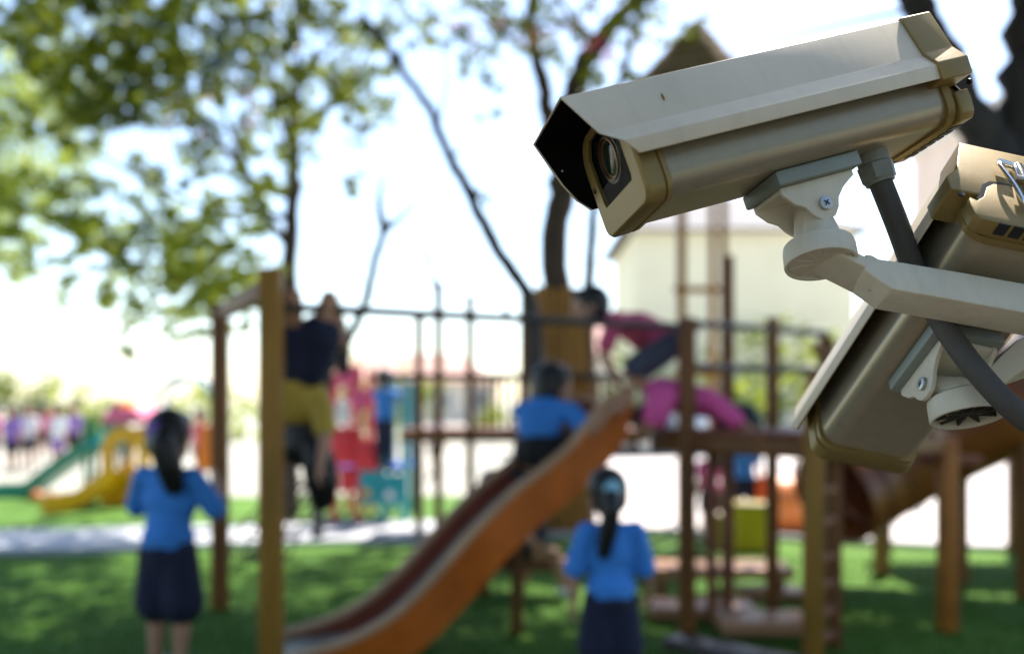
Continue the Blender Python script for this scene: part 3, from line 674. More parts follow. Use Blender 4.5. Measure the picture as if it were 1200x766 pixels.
# turret with the pyramid roof
root = empty('roof_turret', at(826, 0, 110), 'slim timber turret with pointed shingled pyramid roof behind the upper camera', 'turret'); root.location.z = 0
c = at(822, 0, 110); za = EYE.z - (10 - HOR) / 110; ze = EYE.z - (150 - HOR) / 110
for px, py in ((800, 0), (848, 0), (806, .45), (845, .45)):
    p = at(px, 0, 110); obj('post', box((p.x - .035, p.y + py - .035, 0), (p.x + .035, p.y + py + .035, ze + .02), .005), M['wood_plank'], root)
yaw = R(24); hwr = 1.2
cr = [V((c.x + hwr * math.cos(yaw + R(a)), c.y + .25 + hwr * math.sin(yaw + R(a)), ze)) for a in (-45 - 45, 0, 90, 180)]
apex = V((c.x, c.y + .25, za)); bm = bmesh.new()
for i in range(4):
    p, q = cr[i], cr[(i + 1) % 4]
    nrm = (q - p).cross(apex - p).normalized(); nrm = nrm if nrm.z > 0 else -nrm
    for k in range(9):
        a0, a1 = k / 9, (k + 1) / 9
        l0, r0, l1, r1 = p.lerp(apex, a0), q.lerp(apex, a0), p.lerp(apex, a1), q.lerp(apex, a1)
        nn = max(1, int(7 * (1 - a0)))
        for j in range(nn):
            b0, b1 = j / nn, (j + 1) / nn - .01
            V4 = [l0.lerp(r0, b0) + nrm * .03, l0.lerp(r0, b1) + nrm * .03, l1.lerp(r1, b1) + nrm * .008, l1.lerp(r1, b0) + nrm * .008]
            t_ = bmesh.new(); t_.faces.new([t_.verts.new(v) for v in V4]); 
            bmesh.ops.solidify(t_, geom=t_.faces, thickness=.02)
            obj('shingle', t_, M['spire_l'], root, smooth=0)
add = bmesh.new(); vs = [add.verts.new(v) for v in cr]; av = add.verts.new(apex); add.faces.new(vs)
for i in range(4): add.faces.new((vs[i], vs[(i + 1) % 4], av))
obj('roof_deck', add, M['wood_brown'], root, smooth=0)
for zz in (1.0, 1.62, 2.5): obj('crossbar', box((c.x - .3, c.y - .04, zz), (c.x + .3, c.y - .037 + .03, zz + .07), .004), M['wood_plank'], root)

# ------------------------------------------------------------------ far playground
def lawn_z(p): p.z = 0; return p
root = empty('toy_slide', lawn_z(at(70, 0, 82)), 'green plastic slide on the far lawn at the left end of the bright equipment', 'slide')
ln = catmull([at(122, 506, 82), at(112, 524, 82), at(88, 540, 82), at(60, 560, 82), at(36, 577, 82), at(5, 580, 82), at(-15, 580, 82)], 3)
def chute(line, wid, m, par, name='chute'):
    bm = bmesh.new(); prev = None
    for i, p in enumerate(line):
        w = V((0, wid / 2, 0)); row = [bm.verts.new(p + x) for x in (-w + V((0, -.03, .16)), -w + V((0, 0, .16)), -w * .95, w * .95, w + V((0, 0, .16)), w + V((0, .03, .16)), w + V((0, .03, -.05)), -w + V((0, -.03, -.05)))]
        if prev:
            for a in range(8): bm.faces.new((prev[a], prev[(a + 1) % 8], row[(a + 1) % 8], row[a]))
        else: bm.faces.new(row)
        prev = row
    bm.faces.new(prev[::-1]); return obj(name, bm, m, par, smooth=40)
chute(ln, .5, M['p_green'], root)
for px, h in ((112, 1.1), (122, 1.1)):
    for dy in (-.3, .3):
        p = at(px, 0, 82); obj('post', tube([V((p.x, p.y + dy, 0)), V((p.x, p.y + dy, h))], .04, 10), M['p_green'], root)
p = at(123, 0, 82); obj('platform', box((p.x - .15, p.y - .35, .72), (p.x + .25, p.y + .35, .8), .01), M['p_teal'], root)
root = empty('play_house', lawn_z(at(140, 0, 90)), 'yellow plastic play arch with short slide under a pink roof', 'play house')
c = at(146, 0, 90); s_ = 90
ow, oh, iw, ih = .31, 1.02, .17, .82
for dy in (0, .7):
    bm = bmesh.new()
    o_, i_ = [], []
    for k in range(13):
        a = R(180 - 15 * k); o_.append((c.x + ow * math.cos(a), .72 + (oh - .72) * math.sin(a))); i_.append((c.x + iw * math.cos(a), .68 + (ih - .68) * math.sin(a)))
    o_ = [(c.x - ow, .0)] + o_ + [(c.x + ow, .0)]; i_ = [(c.x - iw, .44)] + i_ + [(c.x + iw, .44)]
    A_ = [[bm.verts.new((x, c.y + dy + e, z)) for x, z in o_] for e in (0, .06)]; B_ = [[bm.verts.new((x, c.y + dy + e, z)) for x, z in i_] for e in (0, .06)]
    for k in range(len(o_) - 1):
        bm.faces.new((A_[0][k], A_[0][k + 1], B_[0][k + 1], B_[0][k])); bm.faces.new((A_[1][k + 1], A_[1][k], B_[1][k], B_[1][k + 1]))
        bm.faces.new((A_[0][k + 1], A_[0][k], A_[1][k], A_[1][k + 1])); bm.faces.new((B_[0][k], B_[0][k + 1], B_[1][k + 1], B_[1][k]))
    bm.faces.new((A_[0][0], B_[0][0], B_[0][-1], A_[0][-1])); bm.faces.new((A_[1][-1], B_[1][-1], B_[1][0], A_[1][0]))
    obj('arch', bm, M['p_yellow'], root)
for px in (122, 170):
    for dy in (.1, .66):
        p = at(px, 0, s_); obj('post', tube([V((p.x, p.y + dy, 0)), V((p.x, p.y + dy, 1.12))], .03, 10), M['p_teal'], root)
rf = bmesh.new(); z0 = EYE.z - (496 - HOR) / s_; z1 = EYE.z - (478 - HOR) / s_
xs = ((121 - 600) / s_, (170 - 600) / s_)
obj('roof', bev(prism([V((xs[0], c.y - .05, z0)), V((xs[1], c.y - .05, z0)), V((xs[1] - .01, c.y - .05, z0 + .12)), V((xs[1] - .14, c.y - .05, z1)), V((xs[0] + .14, c.y - .05, z1)), V((xs[0] + .01, c.y - .05, z0 + .12))], V((0, .85, 0))), .02), M['p_pink'], root)
obj('finial', bev(add_box(bmesh.new(), ((128 - 600) / s_, c.y + .2, z1 + .003), ((142 - 600) / s_, c.y + .5, z1 + .09)), .02), M['p_yellow'], root)
chute(catmull([V((c.x - .02, c.y - .06, .42)), V((c.x - .1, c.y - .25, .3)), V((c.x - .3, c.y - .5, .1)), V((c.x - .5, c.y - .6, .05)), V((c.x - .66, c.y - .62, .05))], 3), .42, M['p_yellow'], root)
for px, py, c_, lb in ((43, 582, 'p_orange', 'orange play ball on far grass below the green slide'), (60, 581, 'p_orange', 'pale orange play ball beside the yellow slide foot')):
    p = at(px, 0, 87); p.z = .075; bm = bmesh.new(); add_blob(bm, p, (.075,) * 3); place_root(tag(obj('ball', bm, M[c_]), lb, 'ball', 'play balls on far grass'))
# teal climbing arches right of the yellow house
root = empty('climbing_arch', lawn_z(at(205, 0, 82)), 'teal and blue climbing arches behind the standing girl', 'climbing arch')
for dx, m in ((0, 'p_teal'), (.22, 'p_blue')):
    y = F / 82 + dx * 2
    obj('arch_tube', tube(catmull([V(((182 - 600) / 82, y, 0)), V(((182 - 600) / 82, y, 1.3)), V(((196 - 600) / 82, y, 1.62)), V(((222 - 600) / 82, y, 1.68)), V(((244 - 600) / 82, y, 1.5)), V(((250 - 600) / 82, y, 1.2)), V(((250 - 600) / 82, y, 0))], 4), .032, 8), M[m], root)
for k in range(5): obj('rung', tube([V(((183 - 600) / 82, F / 82, .25 + .22 * k)), V(((183 - 600) / 82, F / 82 + .44, .25 + .22 * k))], .02, 8), M['p_orange'], root)
obj('panel', box(((228 - 600) / 82, F / 82 + .1, .35), ((247 - 600) / 82, F / 82 + .13, 1.0), .01), M['p_orange'], root)
# red and white climbing unit behind the hanging child
root = empty('climbing_unit', lawn_z(at(425, 0, 104)), 'red and white plastic climbing unit with coloured panels behind the hanging child', 'climbing frame')
s_ = 104; q = lambda px, py, dy=0: V(((px - 600) / s_, F / s_ + dy, EYE.z - (py - HOR) / s_))
for px in (392, 420, 448, 474):
    for dy in (0, .9): obj('post', tube([V((q(px, 0).x, F / s_ + dy, 0)), q(px, 430 + (px % 5) * 4, dy)], .045, 10), M['p_red' if px < 440 else 'p_teal'], root)
for x0, x1, y0, y1, m in ((394, 419, 500, 545, 'p_red'), (394, 410, 470, 497, 'p_white'), (421, 446, 515, 550, 'p_red'), (398, 418, 548, 575, 'p_red'), (422, 446, 552, 590, 'p_teal'), (450, 473, 555, 592, 'p_teal'), (411, 432, 455, 480, 'p_pink'), (394, 419, 428, 452, 'p_pink')):
    a = q(x0, y1, -.05); b = q(x1, y0, 0); fr_ = obj('panel', box(a, b, .012), M[m], root)
    for k in range(1 if m == 'p_teal' else 0):
        bm = bmesh.new(); add_blob(bm, (a.x + (b.x - a.x) * (.3 + .4 * k), a.y, a.z + (b.z - a.z) * (.35 + .3 * k)), (.05, .02, .05)); obj('knob', bm, M[['p_white', 'p_blue', 'p_yellow'][(x0 + k) % 3]], fr_)
obj('platform', box(q(392, 552, 0.01), q(474, 546, .9), .01), M['p_blue'], root)
# mustard bins under the tower
for px0, px1, py0, py1, s_, lb in ((857, 899, 588, 652, 128, 'large mustard yellow plastic bin with darker lid under the tower'), (834, 850, 628, 655, 126, 'small mustard yellow plastic bin beside the larger one')):
    p0, p1 = at(px0, 0, s_), at(px1, 0, s_); h = max(.3, EYE.z - (py0 - HOR) / s_); cx, w = (p0.x + p1.x) / 2, (p1.x - p0.x)
    root = empty('plastic_bin', (cx, p0.y, 0), lb, 'bin', 'mustard bins under the tower')
    bm = bmesh.new(); add_bar(bm, (cx, p0.y, 0), (cx, p0.y, h * .93), w * .86, w * .8); vs = [v for v in bm.verts if v.co.z > .1]
    for v in vs: v.co.x = cx + (v.co.x - cx) * 1.14; v.co.y = p0.y + (v.co.y - p0.y) * 1.14
    obj('bin_body', bev(bm, .02), M['p_lime'], root)
    obj('lid', box((cx - w * .53, p0.y - w * .5, h * .93 + .002), (cx + w * .53, p0.y + w * .5, h), .02), mat('dark_mustard', (.2, .16, .01), .5) if 'dark_mustard' not in bpy.data.materials else bpy.data.materials['dark_mustard'], root)
# orange toy tunnel beyond the bins
p = at(918, 640, 118); root = empty('tunnel', lawn_z(at(925, 0, 112)), 'short orange plastic crawl tunnel lying beyond the mustard bins', 'tunnel')
obj('tunnel_shell', tube([V((p.x - .1, p.y + .3, .30)), V((p.x + .62, p.y + .45, .30))], .29, 20, caps=False), M['p_orange'], root)
for x in (-.1, .25, .6): obj('ring', tube([V((p.x + x - .02, p.y + .3 + x * .2, .30)), V((p.x + x + .02, p.y + .31 + x * .2, .30))], .305, 20, caps=False), M['p_orange'], root)

# ------------------------------------------------------------------ far buildings, cars
def building(loc, w, d, h, label, wallm, roofm, cols, rows, hip=True, wz=.55):
    x, y = loc; root = empty('building', (x, y, 0), label, 'building')
    obj('wall', box((x - w / 2, y, 0), (x + w / 2, y + d, h)), wallm, root, smooth=0)
    if hip:
        bm = bmesh.new(); e = .5
        vs = [bm.verts.new(v) for v in ((x - w / 2 - e, y - e, h + .004), (x + w / 2 + e, y - e, h + .004), (x + w / 2 + e, y + d + e, h + .004), (x - w / 2 - e, y + d + e, h + .004), (x - w / 2 + d * .4, y + d / 2, h + d * .28), (x + w / 2 - d * .4, y + d / 2, h + d * .28))]
        for f_ in ((0, 1, 5, 4), (1, 2, 5), (2, 3, 4, 5), (3, 0, 4), (3, 2, 1, 0)): bm.faces.new([vs[i] for i in f_])
        obj('roof', bm, roofm, root, smooth=0)
    else: obj('parapet', box((x - w / 2 - .1, y - .1, h + .003), (x + w / 2 + .1, y + d + .1, h + .5)), roofm, root, smooth=0)
    cw, rh = w / cols, h / rows
    for i in range(cols):
        for j in range(rows):
            cx, cz = x - w / 2 + (i + .5) * cw, (j + wz) * rh
            f_ = obj('window', box((cx - cw * .3, y - .06, cz - rh * wz * .49), (cx + cw * .3, y - .003, cz + rh * wz * .49)), M['p_white'], root, smooth=0)
            for k in (-1, 1): obj('pane', box((cx + k * cw * .14 - cw * .125, y - .07, cz - rh * wz * .42), (cx + k * cw * .14 + cw * .125, y - .0615, cz + rh * wz * .42)), M['pane'], f_, smooth=0)
    return root
building((-7, 60), 12, 7, 2.6, 'low cream pavilion with red tiled roof far behind the bridge railing', M['wall'], M['rooftile'], 5, 1)
building((24, 32), 13, 9, 11.8, 'tall peach block with white framed windows far behind the cameras', M['wall_peach'], M['wall'], 5, 3, False)
building((7.2, 29), 6.8, 6, 6.6, 'pale building with yellow glow in its wall colour and dark grey roof behind the cameras', mat('glow_tinted_render', (.85, .78, .55), .9, 0, .05, .8), mat('slate_roof', (.12, .12, .13), .8, 0, .2, 2), 4, 1, wz=.2)  # yellow glow put into the wall colour of this building
building((5.2, 56), 7.5, 7, 4.2, 'pale cream house with tiled roof beyond the paved yard', M['wall'], M['rooftile'], 4, 1)
def car(px, s, m, label):
    p = at(px, 0, s); x, y = p.x, p.y
    root = empty('parked_car', (x, y, 0), label, 'car', 'cars parked beyond the paved yard')
    body = [(-2.1, .35), (-2.15, .62), (-1.95, .85), (-1.2, .95), (-.55, 1.38), (.75, 1.42), (1.5, .98), (2.05, .88), (2.15, .6), (2.1, .35)]
    obj('body', bev(prism([V((x + a, y - .82, b)) for a, b in body], V((0, 1.64, 0))), .07, 2), m, root)
    for poly in ([(-1.02, .97), (-.48, 1.31), (.05, 1.335), (.05, .97)], [(.12, .97), (.12, 1.335), (.7, 1.35), (1.25, .99)]):
        obj('window', prism([V((x + a, y - .835, b)) for a, b in poly], V((0, .012, 0))), M['pane'], root, smooth=0)
    for wx in (-1.35, 1.35):
        for wy in (-.74, .74):
            w = obj('wheel', tube([V((x + wx, y + wy - .1, .32)), V((x + wx, y + wy + .1, .32))], .32, 18), M['tyre'], root)
            obj('rim', tube([V((x + wx, y + wy - .107 * (1 if wy < 0 else -1), .32)), V((x + wx, y + wy - .101 * (1 if wy < 0 else -1), .32))], .2, 14), M['steel'], w)
    for wy in (-.6, .6):
        bm = bmesh.new(); add_blob(bm, (x - 2.08, y + wy, .68), (.06, .16, .07)); obj('headlight', bm, M['p_white'], root)
car(690, 46, M['car_d'], 'dark parked car far beyond the yard at the left of the silver one')
car(790, 45, M['car_w'], 'silver parked car far beyond the yard seen past the tower post')

# ------------------------------------------------------------------ trees
g = np.random.default_rng(11)
def leaves(centres, size, parent, m, name='crown', flat=.7):
    """many leaf blades scattered in clumps; centres: (point, radius, count)"""
    P = []; nmul = 2.2 if name in ('crown', 'inner_foliage', 'outer_sprays', 'low_sprays') and parent is not None and 'tree' in parent.name else 1
    for c, r, n in centres:
        n = int(n * nmul)
        k = max(3, n // (22 if nmul > 1 else 28)); sub = g.normal(size=(k, 3)); sub /= np.linalg.norm(sub, axis=1)[:, None]
        sub = sub * (g.random(k) ** .4)[:, None] * r
        idx = g.integers(0, k, n); off = g.normal(size=(n, 3)) * r * .17
        P.append(np.array(c) + (sub[idx] + off) * np.array([1, 1, flat]))
    P = np.concatenate(P); n = len(P)
    nr = g.normal(size=(n, 3)) + np.array([0, 0, .8]); nr /= np.linalg.norm(nr, axis=1)[:, None]
    t = np.cross(nr, g.normal(size=(n, 3))); t /= np.linalg.norm(t, axis=1)[:, None]; b = np.cross(nr, t)
    L = size * (.7 + .6 * g.random(n))[:, None]; Wd = L * .36
    v = np.stack([P - t * L * .5, P + b * Wd * .5 - nr * L * .08, P + t * L * .5, P - b * Wd * .5 - nr * L * .08], 1).reshape(-1, 3)
    me = bpy.data.meshes.new(name)
    ro = root_off(parent) if parent is not None else V((0, 0, 0)); v = v - np.array(ro)
    me.vertices.add(n * 4); me.vertices.foreach_set('co', v.ravel())
    me.loops.add(n * 4); me.loops.foreach_set('vertex_index', np.arange(n * 4, dtype=np.int32))
    me.polygons.add(n); me.polygons.foreach_set('loop_start', np.arange(n, dtype=np.int32) * 4); me.polygons.foreach_set('loop_total', np.full(n, 4, dtype=np.int32))
    me.update(); me.validate()
    o = bpy.data.objects.new(name, me); col.objects.link(o); me.materials.append(m); o.parent = parent; o['kind'] = 'stuff'
    return o
def limb(pts, r0, r1, m, root, name='limb'):
    rs = random.Random(int(abs(pts[0][0] * 100 + pts[-1][2] * 77)))
    P = catmull(pts, 5); P = [p + V((rs.uniform(-1, 1), rs.uniform(-1, 1), 0)) * r1 * .35 if 0 < i < len(P) - 1 else p for i, p in enumerate(P)]
    return obj(name, tube(P, [r0, r1], 10, jit=.1, rs=rs), m, root, smooth=60)
# left tree: dense crown reaching over the left of the view
S1 = 100
root = empty('leafy_tree', lawn_z(at(336, 0, S1)), 'big leafy tree with dense green crown over the left side', 'tree')
tr = [at(338, 600, S1), at(336, 450, S1), at(339, 345, S1), at(343, 250, S1), at(346, 180, S1), at(340, 110, S1)]
tr[0].z = 0; limb(tr, .12, .065, M['bark'], root, 'trunk')
for pts, r in (([(341, 290), (310, 250), (285, 190), (255, 110), (235, 40)], .06), ([(345, 180), (330, 140), (318, 90), (322, 20), (310, -60)], .05), ([(343, 120), (360, 80), (388, 55), (430, 10)], .04), ([(344, 230), (300, 215), (240, 150), (160, 90), (60, 40)], .055),
               ([(342, 255), (290, 250), (230, 240), (150, 200), (60, 150)], .045), ([(345, 150), (350, 60), (340, -40), (330, -160)], .05), ([(344, 150), (400, 110), (430, 60), (455, 20)], .03)):
    d = [rnd.uniform(-1.2, .6) * i / len(pts) for i in range(len(pts))]
    limb([at(x, y, S1 * (1 + .03 * d[i])) for i, (x, y) in enumerate(pts)], r, .012, M['bark'], root)
def cl(lst, S, dj=.12): return [(at(x, y, S * rnd.uniform(1 - dj, 1 + dj)), r, n) for x, y, r, n in lst]
def field(n, blobs, gap, S, x0, x1, y0, y1, rad, cnt):
    """clump centres inside the crown: blobs thicken it, gaps leave sky"""
    out = []; tries = 0
    while len(out) < n and tries < 40000:
        tries += 1; x, y = rnd.uniform(x0, x1), rnd.uniform(y0, y1)
        d = max(w * math.exp(-((x - bx) / rx) ** 2 - ((y - by) / ry) ** 2) for bx, by, rx, ry, w in blobs) - sum(w * math.exp(-((x - bx) / rx) ** 2 - ((y - by) / ry) ** 2) for bx, by, rx, ry, w in gap)
        if rnd.random() < d: out.append((at(x, y, S * rnd.uniform(.84, 1.16)), rnd.uniform(*rad), cnt))
    return out
crown_b = [(170, 90, 130, 75, 1), (60, 40, 120, 60, .9), (240, 150, 70, 70, .8), (150, 0, 260, 60, .7), (130, -90, 340, 70, .25), (300, 50, 80, 90, .7), (380, 60, 60, 60, .45), (395, 140, 45, 40, .35), (20, 110, 70, 40, .6)]
gaps = [(20, 100, 40, 18, .7), (170, 170, 60, 22, .6), (60, 190, 60, 20, .5), (250, 225, 40, 25, .6), (45, 330, 80, 40, 1)]
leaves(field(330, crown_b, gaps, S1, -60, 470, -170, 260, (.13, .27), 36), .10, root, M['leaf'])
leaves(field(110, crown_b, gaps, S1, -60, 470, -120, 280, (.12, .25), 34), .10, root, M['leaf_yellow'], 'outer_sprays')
leaves(field(60, [(150, 95, 110, 50, 1), (200, 60, 110, 50, 1), (120, -90, 200, 70, .8)], gaps, S1, -40, 340, -160, 200, (.2, .36), 60), .105, root, M['leaf_dark'], 'inner_foliage')  # darker leaf copy paints the shade inside the crown
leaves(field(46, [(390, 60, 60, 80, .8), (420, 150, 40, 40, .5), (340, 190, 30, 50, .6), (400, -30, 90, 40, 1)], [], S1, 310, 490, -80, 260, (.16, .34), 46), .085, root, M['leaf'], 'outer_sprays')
leaves(field(150, [(240, 310, 70, 55, 1), (150, 290, 60, 50, .8), (230, 370, 40, 30, .8), (50, 230, 70, 50, .7), (120, 200, 90, 40, .5), (20, 290, 50, 30, .4), (300, 240, 40, 40, .5)], gaps[:3], S1, -60, 330, 150, 410, (.14, .28), 48), .10, root, M['leaf_yellow'], 'low_sprays')  # yellow leaf copy paints the sunlit lower sprays
leaves(cl([(210, 120, .5, 26), (275, 150, .35, 22), (290, 100, .3, 18), (235, 170, .3, 14), (180, 140, .4, 12)], S1), .09, root, M['blossom'], 'blossom')
# pale tree farther left behind it
S2 = 62
root = empty('leafy_tree', lawn_z(at(-30, 0, S2)), 'pale yellow green tree standing farther back at the left edge', 'tree')
tr = [at(-30, 560, S2), at(-26, 400, S2), at(-20, 280, S2), at(0, 160, S2)]; tr[0].z = 0; limb(tr, .2, .08, M['bark'], root, 'trunk')
limb([at(-22, 300, S2), at(30, 250, S2), at(90, 220, S2)], .08, .02, M['bark'], root); limb([at(-20, 260, S2), at(-70, 200, S2), at(-120, 120, S2)], .08, .02, M['bark'], root)
leaves(cl([(20, 140, 1.2, 700), (60, 210, .9, 420), (10, 260, .8, 300), (90, 180, .7, 240), (40, 80, 1.3, 700), (-60, 150, 1.5, 800), (20, 310, .6, 110), (80, 350, .5, 50), (120, 270, .5, 130)], S2), .14, root, M['leaf_yellow'])
# middle tree rising from the plank screen
S3 = 112; c3 = at(657, 0, S3)
root = empty('flowering_tree', lawn_z(at(657, 0, S3)), 'dark forked flowering tree rising out of the golden plank box', 'tree')
tr = [V((c3.x, c3.y, 0)), at(655, 450, S3), at(652, 335, S3), at(656, 240, S3), at(663, 180, S3), at(668, 125, S3)]
limb(tr, .165, .125, M['bark'], root, 'trunk')
for pts, r0, r1 in (([(668, 130), (680, 85), (700, 50), (725, 22), (745, 0), (790, -50)], .13, .07), ([(660, 190), (648, 150), (638, 110), (628, 60), (622, 20), (630, -60)], .11, .055), ([(700, 50), (670, 20), (640, -20), (600, -60)], .035, .015), ([(630, 70), (590, 40), (550, 0), (520, -40)], .035, .014), ([(745, 0), (800, -20), (850, -50)], .03, .014)):
    limb([at(x, y, S3 * (1 - .02 * i)) for i, (x, y) in enumerate(pts)], r0, r1, M['bark'], root)
leaves(field(150, [(620, 20, 110, 60, 1), (730, 30, 70, 60, .9), (640, -80, 200, 60, 1), (580, 100, 40, 50, .6), (700, 110, 40, 30, .5), (500, 20, 60, 60, .6), (800, -10, 60, 40, .8)], [(560, 180, 60, 50, 1)], S3, 450, 860, -150, 150, (.12, .26), 26), .085, root, M['leaf'])
leaves(cl([(595, 50, .4, 40), (700, 60, .35, 50), (735, 35, .4, 60), (610, 30, .3, 34), (560, 30, .4, 30), (660, 30, .4, 36)], S3), .10, root, M['blossom'], 'blossom')
# second stem right of it
root = empty('thin_tree', lawn_z(at(690, 0, 104)), 'slim dark trunk standing just right of the plank box', 'tree')
tr = [at(690, 0, 104), at(690, 440, 104), at(689, 350, 104), at(694, 280, 104), at(700, 210, 104), at(720, 120, 104), at(750, 20, 104), at(760, -80, 104)]; tr[0].z = 0
limb(tr, .09, .025, M['bark'], root, 'trunk')
leaves(cl([(755, -70, .8, 500), (700, -110, .7, 300)], 104), .09, root, M['leaf'])
# bare slanting sapling left of the plank box
S4 = 124
root = empty('bare_tree', lawn_z(at(632, 0, S4)), 'thin bare tree slanting up to the left from the plank box', 'tree')
tr = [at(632, 0, S4), at(630, 480, S4), at(626, 380, S4), at(615, 338, S4), at(590, 305, S4), at(566, 262, S4), at(545, 215, S4), at(528, 188, S4), at(512, 150, S4), at(504, 128, S4), at(478, 92, S4), at(452, 55, S4), at(426, 20, S4)]; tr[0].z = 0
limb(tr, .08, .034, M['bark_grey'], root, 'trunk')
for pts in ([(528, 188), (538, 176), (550, 162)], [(512, 150), (520, 120), (524, 90), (520, 60)], [(478, 92), (470, 70), (472, 50)]): limb([at(x, y, S4) for x, y in pts], .018, .006, M['bark_grey'], root, 'twig')
leaves(cl([(562, 226, .12, 26), (572, 236, .1, 14), (470, 70, .18, 14), (430, 30, .25, 26)], S4, .02), .075, root, M['leaf_dark'])
S5 = 118
root = empty('bare_tree', lawn_z(at(372, 0, S5)), 'thin bare forked sapling between the hanging child and the bridge', 'tree')
tr = [at(372, 0, S5), at(378, 470, S5), at(392, 420, S5), at(410, 395, S5), at(428, 355, S5), at(440, 305, S5), at(450, 270, S5)]; tr[0].z = 0
limb(tr, .06, .042, M['bark_grey'], root, 'trunk')
for pts, r in (([(450, 270), (444, 240), (449, 208)], .055), ([(450, 270), (466, 258), (490, 235)], .046), ([(449, 208), (446, 180), (440, 150)], .012), ([(490, 235), (505, 220), (515, 205)], .01), ([(410, 395), (400, 360), (402, 330)], .016)): limb([at(x, y, S5) for x, y in pts], r, r * .35, M['bark_grey'], root)
# big dark trunk at the right, forking behind the cameras
S6 = 150
root = empty('shade_tree', lawn_z(at(1275, 0, S6)), 'thick dark trunk at the right edge forking behind the cameras', 'tree')
tr = [at(1275, 0, S6), at(1262, 520, S6), at(1235, 330, S6), at(1204, 190, S6), at(1206, 90, S6), at(1216, 0, S6), at(1220, -150, S6), at(1200, -330, S6)]; tr[0].z = 0
limb(tr, .30, .17, M['bark_grey'], root, 'trunk')
limb([at(1222, 250, S6), at(1176, 190, S6), at(1140, 140, S6), at(1105, 70, S6), at(1075, 10, S6), at(1050, -80, S6), at(1010, -220, S6)], .20, .09, M['bark_grey'], root)
limb([at(1075, 10, S6), at(980, 30, S6), at(900, 50, S6), at(850, 70, S6)], .02, .006, M['bark_grey'], root, 'twig')
for pts in ([(1200, -330), (1000, -430), (760, -470), (520, -480)], [(1010, -220), (850, -330), (640, -380)], [(1200, -330), (1350, -450), (1500, -480)]):
    limb([at(x, y, S6 * (1 + .14 * i)) for i, (x, y) in enumerate(pts)], .12, .03, M['bark_grey'], root)
cc = []
for k in range(250):
    x = rnd.uniform(-4.2, 5.6); y = rnd.uniform(.8, 10.2); zmin = EYE.z + 470 / F * y * 1.08 + .8
    pz_ = V((x, y, zmin + .9)); cr_ = (pz_ - EYE - V((.33, .97, .2))); 
    if (cr_ - sdir * cr_.dot(sdir)).length < 1.75: continue  # crown above the frame left open so sun reaches the cameras
    cc.append((V((x, y, zmin + rnd.uniform(.3, 1.8))), rnd.uniform(.8, 1.25), 230))
leaves(cc, .2, root, M['leaf'], flat=.55)
# dark hedge added out of view to cut light from behind; far shrubs
root = empty('hedge', (0, -4.5, 0), 'tall dark hedge added unseen behind the viewpoint to cut light', 'hedge')
for k in range(9): obj('stem', tube([V((-8 + 2 * k, -4.5, 0)), V((-8 + 2 * k, -4.4, 2.6))], [.06, .03], 8), M['bark'], root)
leaves([(V((-8.5 + (k % 18), -4.5 + (k % 3) * .3, .7 + 1.25 * (k // 18))), 1.0, 330) for k in range(72)], .2, root, M['leaf_dark'], flat=1)
def shrub(px0, px1, py0, s, label, n, m='hedge'):
    a, b = at(px0, 0, s), at(px1, 0, s); h = EYE.z - (py0 - HOR) / s
    root = empty('shrub', ((a.x + b.x) / 2, a.y, 0), label, 'shrub')
    k = max(2, int((b.x - a.x) / (h * .5)))
    for i in range(k): 
        x = a.x + (b.x - a.x) * (i + .5) / k; obj('stem', tube([V((x, a.y, 0)), V((x + .1, a.y + .1, h * .7))], [.05, .02], 6), M['bark'], root)
    leaves([(V((a.x + (b.x - a.x) * (i + .5) / k, a.y + rnd.uniform(-.5, .5), h * rnd.uniform(.38, .5))), h * .52, n // k) for i in range(k)], .02 * math.sqrt(h) * 10, root, M[m], flat=1)
shrub(10, 60, 432, 36, 'rounded pale green shrub far left beyond the green slide', 700)
shrub(66, 128, 444, 38, 'lower yellow green shrub between the green slide and pink roof', 700, 'leaf_yellow')
shrub(215, 300, 440, 34, 'yellow green bush far behind the two ochre posts', 700, 'leaf_yellow')
shrub(395, 480, 405, 34, 'tall green bush behind the red climbing unit', 800)
shrub(560, 640, 465, 36, 'low yellow green bush seen through the bridge balusters', 600, 'leaf_yellow')
shrub(690, 800, 400, 40, 'tall leafy hedge bush behind the upper child', 380, 'leaf_yellow')
shrub(820, 900, 372, 42, 'yellow green tree sized bush left of the tilted camera', 420, 'leaf_yellow')
shrub(885, 985, 345, 40, 'broad yellow green bush directly behind the tilted camera', 420, 'leaf_yellow')
shrub(-120, 0, 425, 36, 'tall green shrub at the far left edge', 900)

